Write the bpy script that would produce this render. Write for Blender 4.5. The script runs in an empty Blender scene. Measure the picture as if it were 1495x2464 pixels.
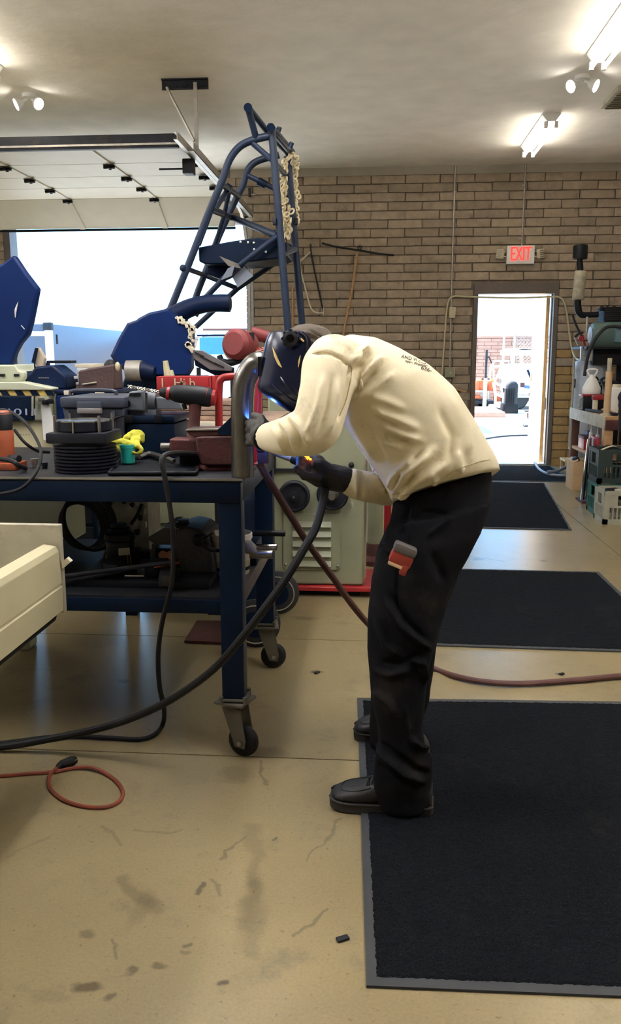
import bpy, bmesh, math, random
import numpy as np
from mathutils import Vector, Matrix, noise
from mathutils.bvhtree import BVHTree
random.seed(7)
S = bpy.context.scene; COL = S.collection
# ---------------- camera ----------------
FPX = 2030.0; PIT, YAW, ROLL, CH = math.radians(10.45), math.radians(4.45), math.radians(.12), 1.33
fw = Vector((-math.sin(YAW)*math.cos(PIT), math.cos(YAW)*math.cos(PIT), -math.sin(PIT)))
rt = Vector((math.cos(YAW), math.sin(YAW), 0)); dn = fw.cross(rt)
r2 = math.cos(ROLL)*rt + math.sin(ROLL)*dn; d2 = -math.sin(ROLL)*rt + math.cos(ROLL)*dn
cd = bpy.data.cameras.new('camera'); cam = bpy.data.objects.new('camera', cd); COL.objects.link(cam)
cd.sensor_fit = 'VERTICAL'; cd.sensor_height = 36.0; cd.lens = 36.0*FPX/2464.0; cd.clip_start = .05; cd.clip_end = 300
mm = Matrix((r2, -d2, -fw)).transposed().to_4x4(); mm.translation = (0, 0, CH); cam.matrix_world = mm
S.camera = cam
def at(x, y, Y=None, z=None, X=None):
    'room point seen at photo pixel x, y on the plane Y=, z= or X='
    v = fw + r2*((x-747.5)/FPX) + d2*((y-1232)/FPX)
    t = Y/v.y if Y is not None else ((z-CH)/v.z if z is not None else X/v.x)
    return Vector((0, 0, CH)) + v*t
# ---------------- sky, sun, exposure ----------------
w = bpy.data.worlds.new('sky'); S.world = w; w.use_nodes = True
bg = w.node_tree.nodes['Background']; bg.inputs[0].default_value = (.28, .60, 1.0, 1); bg.inputs[1].default_value = 1.8
sd = bpy.data.lights.new('sun', 'SUN'); sun = bpy.data.objects.new('sun', sd); COL.objects.link(sun)
sd.energy = 9.0; sd.angle = .009; sd.color = (1, .95, .87)
sun.rotation_euler = Vector((-.62, .10, .78)).to_track_quat('Z', 'Y').to_euler(); sun.location = (0, 18, 12)
S.view_settings.view_transform = 'Standard'; S.view_settings.look = 'None'
S.view_settings.gamma = 1.0; S.view_settings.use_curve_mapping = False; S.view_settings.exposure = 1.68
S.cycles.max_bounces = 8; S.cycles.diffuse_bounces = 5; S.cycles.glossy_bounces = 4; S.cycles.sample_clamp_indirect = 6.0
def portal(loc, rot, sx, sy):
    l = bpy.data.lights.new('daylight_portal', 'AREA'); o = bpy.data.objects.new('daylight_portal', l); COL.objects.link(o)
    l.shape = 'RECTANGLE'; l.size = sx; l.size_y = sy; l.cycles.is_portal = True; o.location = loc; o.rotation_euler = rot
portal((-3.07, 10.75, 1.45), (math.radians(-90), 0, 0), 3.0, 2.9); portal((1.66, 10.72, 1.03), (math.radians(-90), 0, 0), .9, 2.06)
# ---------------- helpers ----------------
def lin(c): return tuple(((v/255)/12.92 if v/255 <= .04045 else ((v/255+.055)/1.055)**2.4) for v in c)
MATS = {}
def M(name, rgb, rough=.6, metal=0., var=.15, scale=9., bump=0., bscale=80., spec=.5, emit=0., rnd=0., dirt=None, dscale=5., damt=.5, alpha=1., trans=0., coat=0., sheen=0.):
    if name in MATS: return MATS[name]
    m = bpy.data.materials.new(name); m.use_nodes = True; nt = m.node_tree; N = nt.nodes; L = nt.links
    b = N['Principled BSDF']; c = (*lin(rgb), 1); b.inputs['Roughness'].default_value = rough; b.inputs['Metallic'].default_value = metal
    b.inputs['Base Color'].default_value = c; b.inputs['Specular IOR Level'].default_value = spec
    if coat: b.inputs['Coat Weight'].default_value = coat
    if sheen: b.inputs['Sheen Weight'].default_value = sheen
    if trans: b.inputs['Transmission Weight'].default_value = trans
    if alpha < 1: b.inputs['Alpha'].default_value = alpha
    if emit: b.inputs['Emission Color'].default_value = c; b.inputs['Emission Strength'].default_value = emit
    tc = N.new('ShaderNodeTexCoord'); out = None
    vec = tc.outputs['Object']
    if rnd:
        oi = N.new('ShaderNodeObjectInfo'); ad = N.new('ShaderNodeVectorMath'); ad.operation = 'ADD'
        cb = N.new('ShaderNodeCombineXYZ'); mu = N.new('ShaderNodeMath'); mu.operation = 'MULTIPLY'; mu.inputs[1].default_value = 40
        L.new(oi.outputs['Random'], mu.inputs[0]); L.new(mu.outputs[0], cb.inputs[0]); L.new(vec, ad.inputs[0]); L.new(cb.outputs[0], ad.inputs[1]); vec = ad.outputs[0]
    if var:
        n = N.new('ShaderNodeTexNoise'); n.inputs['Scale'].default_value = scale; n.inputs['Detail'].default_value = 6; L.new(vec, n.inputs['Vector'])
        mr = N.new('ShaderNodeMapRange'); mr.inputs[1].default_value = .3; mr.inputs[2].default_value = .7
        mr.inputs[3].default_value = 1-var; mr.inputs[4].default_value = 1+var; L.new(n.outputs[0], mr.inputs[0]); val = mr.outputs[0]
        if rnd:
            m2 = N.new('ShaderNodeMapRange'); m2.inputs[3].default_value = 1-rnd; m2.inputs[4].default_value = 1+rnd; L.new(oi.outputs['Random'], m2.inputs[0])
            mm2 = N.new('ShaderNodeMath'); mm2.operation = 'MULTIPLY'; L.new(val, mm2.inputs[0]); L.new(m2.outputs[0], mm2.inputs[1]); val = mm2.outputs[0]
        sc = N.new('ShaderNodeVectorMath'); sc.operation = 'SCALE'; sc.inputs[0].default_value = c[:3]; L.new(val, sc.inputs['Scale'])
        out = sc.outputs[0]
    if dirt:
        n2 = N.new('ShaderNodeTexNoise'); n2.inputs['Scale'].default_value = dscale; n2.inputs['Detail'].default_value = 8; n2.inputs['Roughness'].default_value = .7; L.new(vec, n2.inputs['Vector'])
        r2_ = N.new('ShaderNodeMapRange'); r2_.inputs[1].default_value = .62-damt*.25; r2_.inputs[2].default_value = .75-damt*.15; L.new(n2.outputs[0], r2_.inputs[0])
        mx = N.new('ShaderNodeMix'); mx.data_type = 'RGBA'; mx.inputs[7].default_value = (*lin(dirt), 1)
        if out: L.new(out, mx.inputs[6])
        else: mx.inputs[6].default_value = c
        L.new(r2_.outputs[0], mx.inputs[0]); out = mx.outputs[2]
    if out: L.new(out, b.inputs['Base Color'])
    if bump:
        n3 = N.new('ShaderNodeTexNoise'); n3.inputs['Scale'].default_value = bscale; n3.inputs['Detail'].default_value = 5; L.new(vec, n3.inputs['Vector'])
        bp = N.new('ShaderNodeBump'); bp.inputs['Strength'].default_value = min(1, bump); bp.inputs['Distance'].default_value = .01; L.new(n3.outputs[0], bp.inputs['Height'])
        L.new(bp.outputs[0], b.inputs['Normal'])
    MATS[name] = m; return m
def cat_rom(pts, k=6):
    P = [Vector(p) for p in pts]
    if len(P) < 3: return P
    P = [2*P[0]-P[1]] + P + [2*P[-1]-P[-2]]; out = []
    for i in range(1, len(P)-2):
        for j in range(k):
            t = j/k; a, b, c, d = P[i-1:i+3]
            out.append(.5*((2*b)+(c-a)*t+(2*a-5*b+4*c-d)*t*t+(3*b-a-3*c+d)*t**3))
    out.append(P[-2]); return out
class MB:
    def __init__(s): s.v = []; s.f = []
    def add(s, V, F):
        o = len(s.v); s.v += [Vector(p) for p in V]; s.f += [tuple(i+o for i in q) for q in F]; return s
    def box(s, c, size, rot=None, bev=0., seg=2):
        bm = bmesh.new(); bmesh.ops.create_cube(bm, size=1)
        for v in bm.verts: v.co = Vector((v.co.x*size[0], v.co.y*size[1], v.co.z*size[2]))
        if bev: bmesh.ops.bevel(bm, geom=bm.edges[:], offset=min(bev, min(size)*.45), segments=seg, affect='EDGES', profile=.6)
        R = rot if isinstance(rot, Matrix) else (Matrix.Rotation(rot, 3, 'Z') if rot else Matrix.Identity(3))
        bm.verts.index_update(); V = [R @ v.co + Vector(c) for v in bm.verts]; F = [tuple(v.index for v in f.verts) for f in bm.faces]; bm.free(); return s.add(V, F)
    def b2(s, lo, hi, bev=0.): # box from two corners
        lo, hi = Vector(lo), Vector(hi); return s.box((lo+hi)/2, [abs(q) for q in (hi-lo)], None, bev)
    def loft(s, rings, cap=True, closed=True):
        n = len(rings[0]); o = len(s.v)
        for r in rings: s.v += [Vector(p) for p in r]
        for i in range(len(rings)-1):
            for j in range(n if closed else n-1):
                k = (j+1) % n; s.f.append((o+i*n+j, o+i*n+k, o+(i+1)*n+k, o+(i+1)*n+j))
        if cap and closed: s.f.append(tuple(o+j for j in range(n))[::-1]); s.f.append(tuple(o+(len(rings)-1)*n+j for j in range(n)))
        return s
    def tube(s, pts, r, n=10, k=0, cap=True, flat=1.):
        P = cat_rom(pts, k) if k else [Vector(p) for p in pts]
        R = list(r) if isinstance(r, (list, tuple)) else [r]*len(pts)
        if k and len(R) > 1:
            R2 = []
            for i in range(len(R)-1): R2 += [R[i]+(R[i+1]-R[i])*j/k for j in range(k)]
            R = R2+[R[-1]]
        R = (R+[R[-1]]*len(P))[:len(P)]
        t0 = (P[1]-P[0]).normalized(); u = t0.orthogonal().normalized(); rings = []
        for i, p in enumerate(P):
            t = ((P[min(i+1, len(P)-1)]-P[max(i-1, 0)])).normalized()
            if t.length < .5: t = t0
            u = (u - t*u.dot(t)).normalized(); v = t.cross(u); t0 = t
            rings.append([p+(u*math.cos(2*math.pi*a/n)+v*math.sin(2*math.pi*a/n)*flat)*R[i] for a in range(n)])
        return s.loft(rings, cap)
    def cyl(s, a, b, r, rb=None, n=20): return s.tube([a, b], [r, rb if rb is not None else r], n)
    def lathe(s, prof, c, axis='Z', n=28): # prof: (radius, height)
        A = {'Z': (Vector((1,0,0)), Vector((0,1,0)), Vector((0,0,1))), 'Y': (Vector((1,0,0)), Vector((0,0,1)), Vector((0,1,0))), 'X': (Vector((0,1,0)), Vector((0,0,1)), Vector((1,0,0)))}
        if isinstance(axis, str): u, v, a = A[axis]
        else: a = Vector(axis).normalized(); u = a.orthogonal().normalized(); v = a.cross(u)
        return s.loft([[Vector(c)+a*h+(u*math.cos(2*math.pi*i/n)+v*math.sin(2*math.pi*i/n))*max(r, 1e-4) for i in range(n)] for r, h in prof])
    def prism(s, pts, d, cap=True): # planar outline swept by vector d
        d = Vector(d); return s.loft([[Vector(p) for p in pts], [Vector(p)+d for p in pts]])
    def sph(s, c, r, n=14, m=9):
        r = (r, r, r) if not isinstance(r, (list, tuple)) else r; c = Vector(c)
        return s.loft([[c+Vector((r[0]*math.sin(a)*math.cos(2*math.pi*i/n), r[1]*math.sin(a)*math.sin(2*math.pi*i/n), r[2]*math.cos(a))) for i in range(n)] for a in [max(.02, min(math.pi-.02, math.pi*j/m)) for j in range(m+1)]])
    def torus(s, c, R, r, axis, n=24, m=8, sc=(1, 1)):
        a = Vector(axis).normalized(); u = a.orthogonal().normalized(); v = a.cross(u); o = len(s.v)
        for i in range(n):
            q = 2*math.pi*i/n; e = u*math.cos(q)*sc[0]+v*math.sin(q)*sc[1]
            for j in range(m): t = 2*math.pi*j/m; s.v.append(Vector(c)+e*R+(e.normalized()*math.cos(t)+a*math.sin(t))*r)
        for i in range(n):
            for j in range(m): s.f.append((o+i*m+j, o+((i+1)%n)*m+j, o+((i+1)%n)*m+(j+1)%m, o+i*m+(j+1)%m))
        return s
    def caps(s, a, b, ra, rb, n=16): # tapered capsule for voxel unions
        a, b = Vector(a), Vector(b); d = b-a; L = d.length; d.normalize(); P = []; R = []
        for q in (-.98, -.7, -.35): P.append(a+d*ra*q); R.append(ra*math.sqrt(1-q*q))
        P.append(a); R.append(ra); P.append(b); R.append(rb)
        for q in (.35, .7, .98): P.append(b+d*rb*q); R.append(rb*math.sqrt(1-q*q))
        return s.tube(P, R, n)
    def build(s, name, mat, parent=None, smooth=True, autos=35, origin=None):
        me = bpy.data.meshes.new(name); base = Vector((0, 0, 0))
        if parent is not None:
            p = parent
            while p is not None: base += p.location; p = p.parent
        else:
            xs = [p.x for p in s.v]; ys = [p.y for p in s.v]; zs = [p.z for p in s.v]
            base = Vector(origin) if origin else Vector(((min(xs)+max(xs))/2, (min(ys)+max(ys))/2, min(zs)))
        me.from_pydata([p-base for p in s.v], [], s.f); me.update()
        bm = bmesh.new(); bm.from_mesh(me); bmesh.ops.recalc_face_normals(bm, faces=bm.faces[:])
        if smooth:
            for f in bm.faces: f.smooth = True
            ca = math.radians(autos)
            for e in bm.edges:
                if len(e.link_faces) == 2 and e.calc_face_angle(0) > ca: e.smooth = False
        bm.to_mesh(me); bm.free()
        me.materials.append(mat); o = bpy.data.objects.new(name, me); COL.objects.link(o)
        if parent is not None: o.parent = parent
        else: o.location = base
        return o
    def union(s, name, mat, parent=None, voxel=.006, it=3, fn=None):
        'join everything into one continuous skin'
        o = s.build(name, mat, None, origin=(0, 0, 0)); m = o.modifiers.new('r', 'REMESH'); m.mode = 'VOXEL'; m.voxel_size = voxel
        if it: m2 = o.modifiers.new('s', 'SMOOTH'); m2.iterations = it; m2.factor = .5
        dg = bpy.context.evaluated_depsgraph_get(); ev = o.evaluated_get(dg); me = bpy.data.meshes.new_from_object(ev); o.modifiers.clear(); o.data = me
        if fn: fn(me)
        for p in me.polygons: p.use_smooth = True
        me.materials.clear(); me.materials.append(mat)
        base = Vector((0, 0, 0)); p = parent
        while p is not None: base += p.location; p = p.parent
        me.transform(Matrix.Translation(-base)); o.parent = parent; o.name = name; return o
def tag(o, label=None, cat=None, group=None, kind=None):
    for k, v in (('label', label), ('category', cat), ('group', group), ('kind', kind)):
        if v: o[k] = v
    return o
def thing(name, label, cat, loc, group=None, kind=None):
    o = bpy.data.objects.new(name, None); COL.objects.link(o); o.location = Vector(loc); o.empty_display_size = .05
    return tag(o, label, cat, group, kind)
def dup(o, d, label=None, group=None):
    c = o.copy(); COL.objects.link(c); c.location = o.location+Vector(d); c.rotation_euler = o.rotation_euler
    if label: c['label'] = label
    if group: c['group'] = group
    for ch in list(o.children):
        k = ch.copy(); COL.objects.link(k); k.parent = c
        for g in list(ch.children): q = g.copy(); COL.objects.link(q); q.parent = k
    return c
def text_mb(body, size, depth=.002, off=0.):
    cu = bpy.data.curves.new('t', 'FONT'); cu.body = body; cu.size = size; cu.extrude = depth; cu.offset = off; cu.align_x = 'CENTER'; cu.align_y = 'CENTER'
    o = bpy.data.objects.new('t', cu); COL.objects.link(o); dg = bpy.context.evaluated_depsgraph_get()
    me = bpy.data.meshes.new_from_object(o.evaluated_get(dg)); V = [v.co.copy() for v in me.vertices]; F = [tuple(p.vertices) for p in me.polygons]
    bpy.data.objects.remove(o); bpy.data.curves.remove(cu); return V, F
# ---------------- materials ----------------
def rough_wall(name, rgb, ochre=False):
    return M(name, rgb, .85, var=.16, scale=14, bump=.5, bscale=45, rnd=.14)
m_brick = M('slump_brick', (156, 140, 120), .85, var=.14, scale=12, bump=.6, bscale=35, rnd=.15, dirt=(100, 90, 80), dscale=4, damt=.25)
m_brick_glow = M('painted_glow_brick', (162, 132, 84), .85, var=.16, scale=12, bump=.6, bscale=35, rnd=.12)  # golden light wash beside the doorway, put into the brick colour
m_mortar = M('mortar', (122, 108, 94), .95, var=.2, scale=20, bump=.5)
m_ceil = M('plaster_ceiling', (240, 237, 230), .9, var=.06, scale=3.5, bump=.55, bscale=9)
m_wall = M('painted_wall', (176, 168, 154), .9, var=.05, scale=3)
m_trim = M('trim_paint', (158, 150, 136), .7, var=.05)
m_frame = M('door_frame_paint', (96, 86, 78), .55, var=.1)
m_edge = M('worn_frame_edge', (206, 172, 122), .5, var=.15, scale=20)
m_doorp = M('door_panel_cream', (206, 200, 180), .5, var=.04, scale=5)
m_galv = M('galvanised_steel', (168, 164, 156), .42, metal=.6, var=.15, scale=20)
m_steel = M('bare_steel', (150, 148, 144), .3, metal=.9, var=.2, scale=14)
m_pipe = M('polished_pipe', (112, 110, 104), .3, metal=1., var=.12, scale=18)
m_chrome = M('bright_metal', (205, 202, 196), .2, metal=1., var=.05)
m_dsteel = M('dark_steel', (34, 36, 42), .55, metal=.5, var=.25, scale=16, dirt=(66, 56, 46), damt=.3)
m_navy = M('navy_glare_paint', (11, 26, 54), .45, var=.12, scale=9, spec=.15)  # blue veiling glare over black things is put into this colour
m_navyd = M('dark_navy_glare_paint', (10, 24, 44), .45, var=.18, scale=9, spec=.12)  # near-black steel made bluer: glare from the door mixed into the base colour
m_frameblue = M('blue_glare_coat', (27, 40, 61), .45, var=.1, scale=12, spec=.3)  # chassis blue includes the glare of the bright opening
m_cowl = M('navy_glare_plastic', (9, 33, 80), .45, var=.1, scale=6, spec=.15)  # cowl and panel carry the blue glare in their colour
m_black = M('black_rubber', (17, 17, 19), .6, var=.2, scale=14, spec=.3)
m_blackp = M('black_plastic', (12, 15, 22), .5, var=.15, spec=.25)
m_tyre = M('grey_black_tyre', (32, 33, 34), .7, var=.2, scale=20)
m_red = M('red_paint', (146, 26, 30), .4, var=.12, dirt=(120, 60, 50), damt=.2)
m_reelred = M('faded_dull_red', (112, 36, 36), .6, var=.2, dirt=(70, 44, 42), damt=.3)
m_rust = M('rust_red_casting', (74, 29, 27), .6, var=.22, scale=12, bump=.3, dirt=(52, 30, 28), damt=.4)
m_cream = M('cream_enamel', (190, 182, 148), .45, var=.06, scale=5, dirt=(176, 160, 120), dscale=3, damt=.15)
m_greyst = M('dull_grey_sheet', (168, 162, 142), .6, var=.18, scale=7, dirt=(120, 114, 100), dscale=5, damt=.4)
m_greeng = M('grey_green_enamel', (134, 136, 110), .5, var=.07, scale=6, dirt=(60, 54, 44), dscale=16, damt=-.12)
m_mach = M('pale_machine_enamel', (186, 190, 166), .45, var=.08, scale=6)
m_wood = M('bare_wood', (176, 138, 96), .7, var=.2, scale=18)
m_plank = M('weathered_plank', (142, 118, 100), .75, var=.25, scale=20, rnd=.15)
m_card = M('cardboard', (190, 160, 122), .85, var=.08)
m_white = M('white_plastic', (226, 226, 222), .5, var=.04)
m_offw = M('off_white', (206, 198, 176), .6, var=.1)
m_yel = M('yellow_cloth', (190, 186, 56), .8, var=.2, scale=20)
m_teal = M('teal_plastic', (36, 168, 156), .35, var=.06)
m_orange = M('orange_paint', (150, 70, 34), .5, var=.25, scale=15, dirt=(110, 60, 40), damt=.4)
m_cordo = M('orange_cord', (118, 54, 34), .55, var=.15)
m_hose = M('brown_hose', (78, 46, 40), .6, var=.2, scale=30)
m_alu = M('cast_aluminium', (196, 192, 178), .45, metal=.5, var=.2, scale=18, bump=.2)
m_paper = M('paper', (210, 212, 214), .8, var=.05)
m_tube = M('lit_tube', (250, 248, 250), .4, var=0, emit=33)
m_tube2 = M('dimmed_lit_tube', (255, 246, 230), .4, var=0, emit=7)  # tubes in view, dimmed to keep ceiling hot spots down
m_bulb = M('lit_floodlight', (255, 248, 236), .4, var=0, emit=10)
m_exit = M('exit_red', (255, 58, 52), .5, var=0, emit=.5)
m_carpet = M('charcoal_carpet', (29, 31, 35), .95, var=.45, scale=260, bump=1., bscale=420, spec=.05, dirt=(44, 43, 42), dscale=3, damt=.2)
m_matrub = M('mat_rubber_border', (48, 50, 52), .7, var=.12)
m_asphalt = M('sunlit_yard', (190, 184, 176), .9, var=.1, scale=3)
# ---------------- room ----------------
WY = 10.6; CZ = 3.53; XL, XR, YF = -7.2, 3.3, -4.2
GX0, GX1, GZ = -4.58, -1.58, 2.98
DX0, DX1, DZ = 1.205, 2.105, 2.065
# floor: concrete with saw-cut joints
def floor_mat():
    m = M('sealed_concrete', (136, 122, 90), .3, var=.12, spec=.42, scale=2.2, bump=.05, bscale=30, dirt=(116, 106, 82), dscale=4.5, damt=.3); nt = m.node_tree; N = nt.nodes; L = nt.links
    b = N['Principled BSDF']; src = b.inputs['Base Color'].links[0].from_socket
    geo = N.new('ShaderNodeNewGeometry'); nz = N.new('ShaderNodeTexNoise'); nz.inputs['Scale'].default_value = 9; nz.inputs['Detail'].default_value = 5; L.new(geo.outputs['Position'], nz.inputs['Vector'])
    sub = N.new('ShaderNodeVectorMath'); sub.operation = 'MULTIPLY_ADD'; sub.inputs[1].default_value = (.09,)*3; L.new(nz.outputs['Color'], sub.inputs[0]); L.new(geo.outputs['Position'], sub.inputs[2])
    # real oil spots and scuffs, each at its own place on the slab
    spots = [(208,2248,20,9,.5),(300,2335,16,10,.6),(215,2365,38,10,.7),(385,2325,22,9,.6),(270,2395,12,7,.6),(525,2370,15,9,.8),(340,2180,22,50,.25),(600,2180,22,90,.22),(825,2258,18,6,.6),(640,1812,60,12,.45),(575,1860,40,22,.35),(765,1618,12,4,.9),(735,1487,34,4,.5),(300,1640,14,5,.6),(230,1540,70,20,.35),(1150,1345,14,4,.8),(1310,1350,10,3,.8),(1352,1621,8,3,.9),(120,2395,50,20,.2),(450,2290,14,7,.4)]
    for x, y, rx, ry, s in spots:
        c = at(x, y, z=0); ex = (at(x+rx, y, z=0)-at(x-rx, y, z=0)).length/2; ey = (at(x, y-ry, z=0)-at(x, y+ry, z=0)).length/2
        v1 = N.new('ShaderNodeVectorMath'); v1.operation = 'SUBTRACT'; L.new(sub.outputs[0], v1.inputs[0]); v1.inputs[1].default_value = (c.x+.045, c.y+.045, .045)
        v2 = N.new('ShaderNodeVectorMath'); v2.operation = 'MULTIPLY'; L.new(v1.outputs[0], v2.inputs[0]); v2.inputs[1].default_value = (1/ex, 1/ey, 0)
        ln = N.new('ShaderNodeVectorMath'); ln.operation = 'LENGTH'; L.new(v2.outputs[0], ln.inputs[0])
        mr = N.new('ShaderNodeMapRange'); mr.inputs[1].default_value = 1.25; mr.inputs[2].default_value = .6; mr.inputs[3].default_value = 0; mr.inputs[4].default_value = s; L.new(ln.outputs['Value'], mr.inputs[0])
        mx = N.new('ShaderNodeMix'); mx.data_type = 'RGBA'; mx.inputs[7].default_value = (*lin((58, 45, 29)), 1); L.new(mr.outputs[0], mx.inputs[0]); L.new(src, mx.inputs[6]); src = mx.outputs[2]
    # scratches and scuffs: distance to short segments on the slab
    for x0, y0, x1, y1, w_, s in [(530,2062,595,2018,.004,.5),(738,2072,822,1968,.004,.45),(714,2252,792,2180,.005,.5),(604,1990,618,2120,.022,.28),(618,2120,612,2290,.022,.28),(474,2150,494,2130,.006,.7),(620,1832,642,1886,.005,.5),(280,2300,292,2255,.004,.45),(300,2115,372,2195,.02,.35),(330,2000,430,2002,.006,.3),(20,2060,120,2015,.008,.25),(445,2272,462,2264,.006,.6),(655,2022,668,2014,.006,.7),(250,1990,285,2030,.008,.3),(1120,1335,1215,1352,.01,.5),(515,2120,525,2150,.006,.4)]:
        a, b2 = at(x0, y0, z=0), at(x1, y1, z=0); ab = b2-a; L2 = ab.length_squared
        u = N.new('ShaderNodeVectorMath'); u.operation = 'SUBTRACT'; L.new(sub.outputs[0], u.inputs[0]); u.inputs[1].default_value = (a.x+.045, a.y+.045, .045)
        dt = N.new('ShaderNodeVectorMath'); dt.operation = 'DOT_PRODUCT'; L.new(u.outputs[0], dt.inputs[0]); dt.inputs[1].default_value = (ab.x/L2, ab.y/L2, 0)
        cl = N.new('ShaderNodeClamp'); L.new(dt.outputs['Value'], cl.inputs[0])
        sc = N.new('ShaderNodeVectorMath'); sc.operation = 'SCALE'; sc.inputs[0].default_value = (ab.x, ab.y, 0); L.new(cl.outputs[0], sc.inputs['Scale'])
        df = N.new('ShaderNodeVectorMath'); df.operation = 'SUBTRACT'; L.new(u.outputs[0], df.inputs[0]); L.new(sc.outputs[0], df.inputs[1])
        fl_ = N.new('ShaderNodeVectorMath'); fl_.operation = 'MULTIPLY'; fl_.inputs[1].default_value = (1, 1, 0); L.new(df.outputs[0], fl_.inputs[0])
        ln = N.new('ShaderNodeVectorMath'); ln.operation = 'LENGTH'; L.new(fl_.outputs[0], ln.inputs[0])
        mr = N.new('ShaderNodeMapRange'); mr.inputs[1].default_value = w_*1.3; mr.inputs[2].default_value = w_*.5; mr.inputs[3].default_value = 0; mr.inputs[4].default_value = s; L.new(ln.outputs['Value'], mr.inputs[0])
        mx = N.new('ShaderNodeMix'); mx.data_type = 'RGBA'; mx.inputs[7].default_value = (*lin((66, 58, 48)), 1); L.new(mr.outputs[0], mx.inputs[0]); L.new(src, mx.inputs[6]); src = mx.outputs[2]
    gr = N.new('ShaderNodeTexNoise'); gr.inputs['Scale'].default_value = 130; gr.inputs['Detail'].default_value = 4; L.new(geo.outputs['Position'], gr.inputs['Vector'])
    mr = N.new('ShaderNodeMapRange'); mr.inputs[1].default_value = .3; mr.inputs[2].default_value = .7; mr.inputs[3].default_value = .9; mr.inputs[4].default_value = 1.08; L.new(gr.outputs[0], mr.inputs[0])
    ms = N.new('ShaderNodeVectorMath'); ms.operation = 'SCALE'; L.new(src, ms.inputs[0]); L.new(mr.outputs[0], ms.inputs['Scale']); src = ms.outputs[0]
    # fine speckle
    sp = N.new('ShaderNodeTexNoise'); sp.inputs['Scale'].default_value = 70; sp.inputs['Detail'].default_value = 3; L.new(geo.outputs['Position'], sp.inputs['Vector'])
    mr = N.new('ShaderNodeMapRange'); mr.inputs[1].default_value = .64; mr.inputs[2].default_value = .74; mr.inputs[4].default_value = .55; L.new(sp.outputs[0], mr.inputs[0])
    mx = N.new('ShaderNodeMix'); mx.data_type = 'RGBA'; mx.inputs[7].default_value = (*lin((76, 63, 46)), 1); L.new(mr.outputs[0], mx.inputs[0]); L.new(src, mx.inputs[6])
    L.new(mx.outputs[2], b.inputs['Base Color']); return m
m_floor = floor_mat()
fl = MB().b2((XL, YF, -.12), (XR, WY+.2, -.02)).build('floor', m_mortar); tag(fl, 'tan sealed concrete shop floor with saw cut joints and oil spots', 'floor', kind='structure')
xj = [XL, -3.2, 1.655, XR]; yj = [YF, -.6, 2.63, 3.84, 7.54, WY+.2]
for i in range(3):
    for j in range(5):
        MB().b2((xj[i]+.003, yj[j]+.003, -.1), (xj[i+1]-.003, yj[j+1]-.003, 0)).build('floor_slab', m_floor, fl, smooth=False)
# ceiling and plain walls
tag(MB().b2((XL-.1, YF-.1, CZ), (XR+.1, WY+.1, CZ+.1)).build('ceiling', m_ceil), 'off white knockdown plaster ceiling', 'ceiling', kind='structure')
tag(MB().b2((XL-.2, YF, 0), (XL, WY, CZ)).build('wall_left', m_wall), 'plain painted side wall', 'wall', kind='structure')
tag(MB().b2((XR, YF, 0), (XR+.2, WY, CZ)).build('wall_right', m_wall), 'plain painted side wall behind the compressor', 'wall', kind='structure')
tag(MB().b2((XL, YF-.2, 0), (XR, YF, CZ)).build('wall_front', m_wall), 'plain painted wall behind the viewer', 'wall', kind='structure')
# back wall: mortar core with openings, brick courses proud of it
wb = MB()
for lo, hi in [((XL, GX0), (0, CZ)), ((GX0, GX1), (GZ, CZ)), ((GX1, DX0-.045), (0, CZ)), ((DX0-.045, DX1+.045), (DZ+.12, CZ)), ((DX1+.045, XR), (0, CZ))]:
    wb.b2((lo[0], WY, hi[0]), (lo[1], WY+.2, hi[1]))
wall = wb.build('wall_back', m_mortar, smooth=False); tag(wall, 'tan slump brick wall with a garage opening and an open door', 'wall', kind='structure')
BL, BH = .406, .1016
def brick_mesh(L, seed):
    rnd = random.Random(seed); b = MB().box((0, 0, 0), (L-.008, .03, BH-.009), None, .008, 2)
    for v in b.v:
        v += Vector((rnd.uniform(-.004, .004), 0, rnd.uniform(-.0035, .0035)-.002*math.cos(v.x*9)))
        if v.y < 0: v.y += rnd.uniform(-.004, .003)
    o = b.build('brick', m_brick, None, autos=60, origin=(0, 0, 0)); me = o.data; bpy.data.objects.remove(o); return me
variants = [brick_mesh(BL, k) for k in range(8)]; halfs = {}
z0 = 3.44 - 34*BH; cand = []
for r in range(-1, 34):
    zc = z0+(r+.5)*BH
    if zc < .03: continue
    off = (r % 2)*BL/2 + .11
    for k in range(-20, 12):
        x0, x1 = k*BL+off, (k+1)*BL+off
        x0 = max(x0, XL); x1 = min(x1, XR)
        if x1-x0 < .04: continue
        holes = []
        if zc < GZ+.04: holes.append((GX0-.06, GX1+.06))
        if zc < 2.195: holes.append((1.15, 2.16))
        segs = [(x0, x1)]
        for h0, h1 in holes:
            ns = []
            for s0, s1 in segs:
                if s1 <= h0 or s0 >= h1: ns.append((s0, s1)); continue
                if s0 < h0-.03: ns.append((s0, h0))
                if s1 > h1+.03: ns.append((h1, s1))
            segs = ns
        for s in segs: cand.append((s[0], s[1], zc))
def vis(c):
    x = (c[0]+c[1])/2
    if not (-1.75 < x < 2.85): return 9
    hid = 0
    if c[2] < 1.5 and -1.6 < x < .75: hid = 2      # behind the bench and the welder
    if c[2] < 1.0 and x > 2.2: hid = 2
    return hid + (.5 if x > 2.6 else 0) + (.3 if c[2] < .35 else 0)
cand.sort(key=vis); stuff = MB(); stuff_y = MB()
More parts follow.
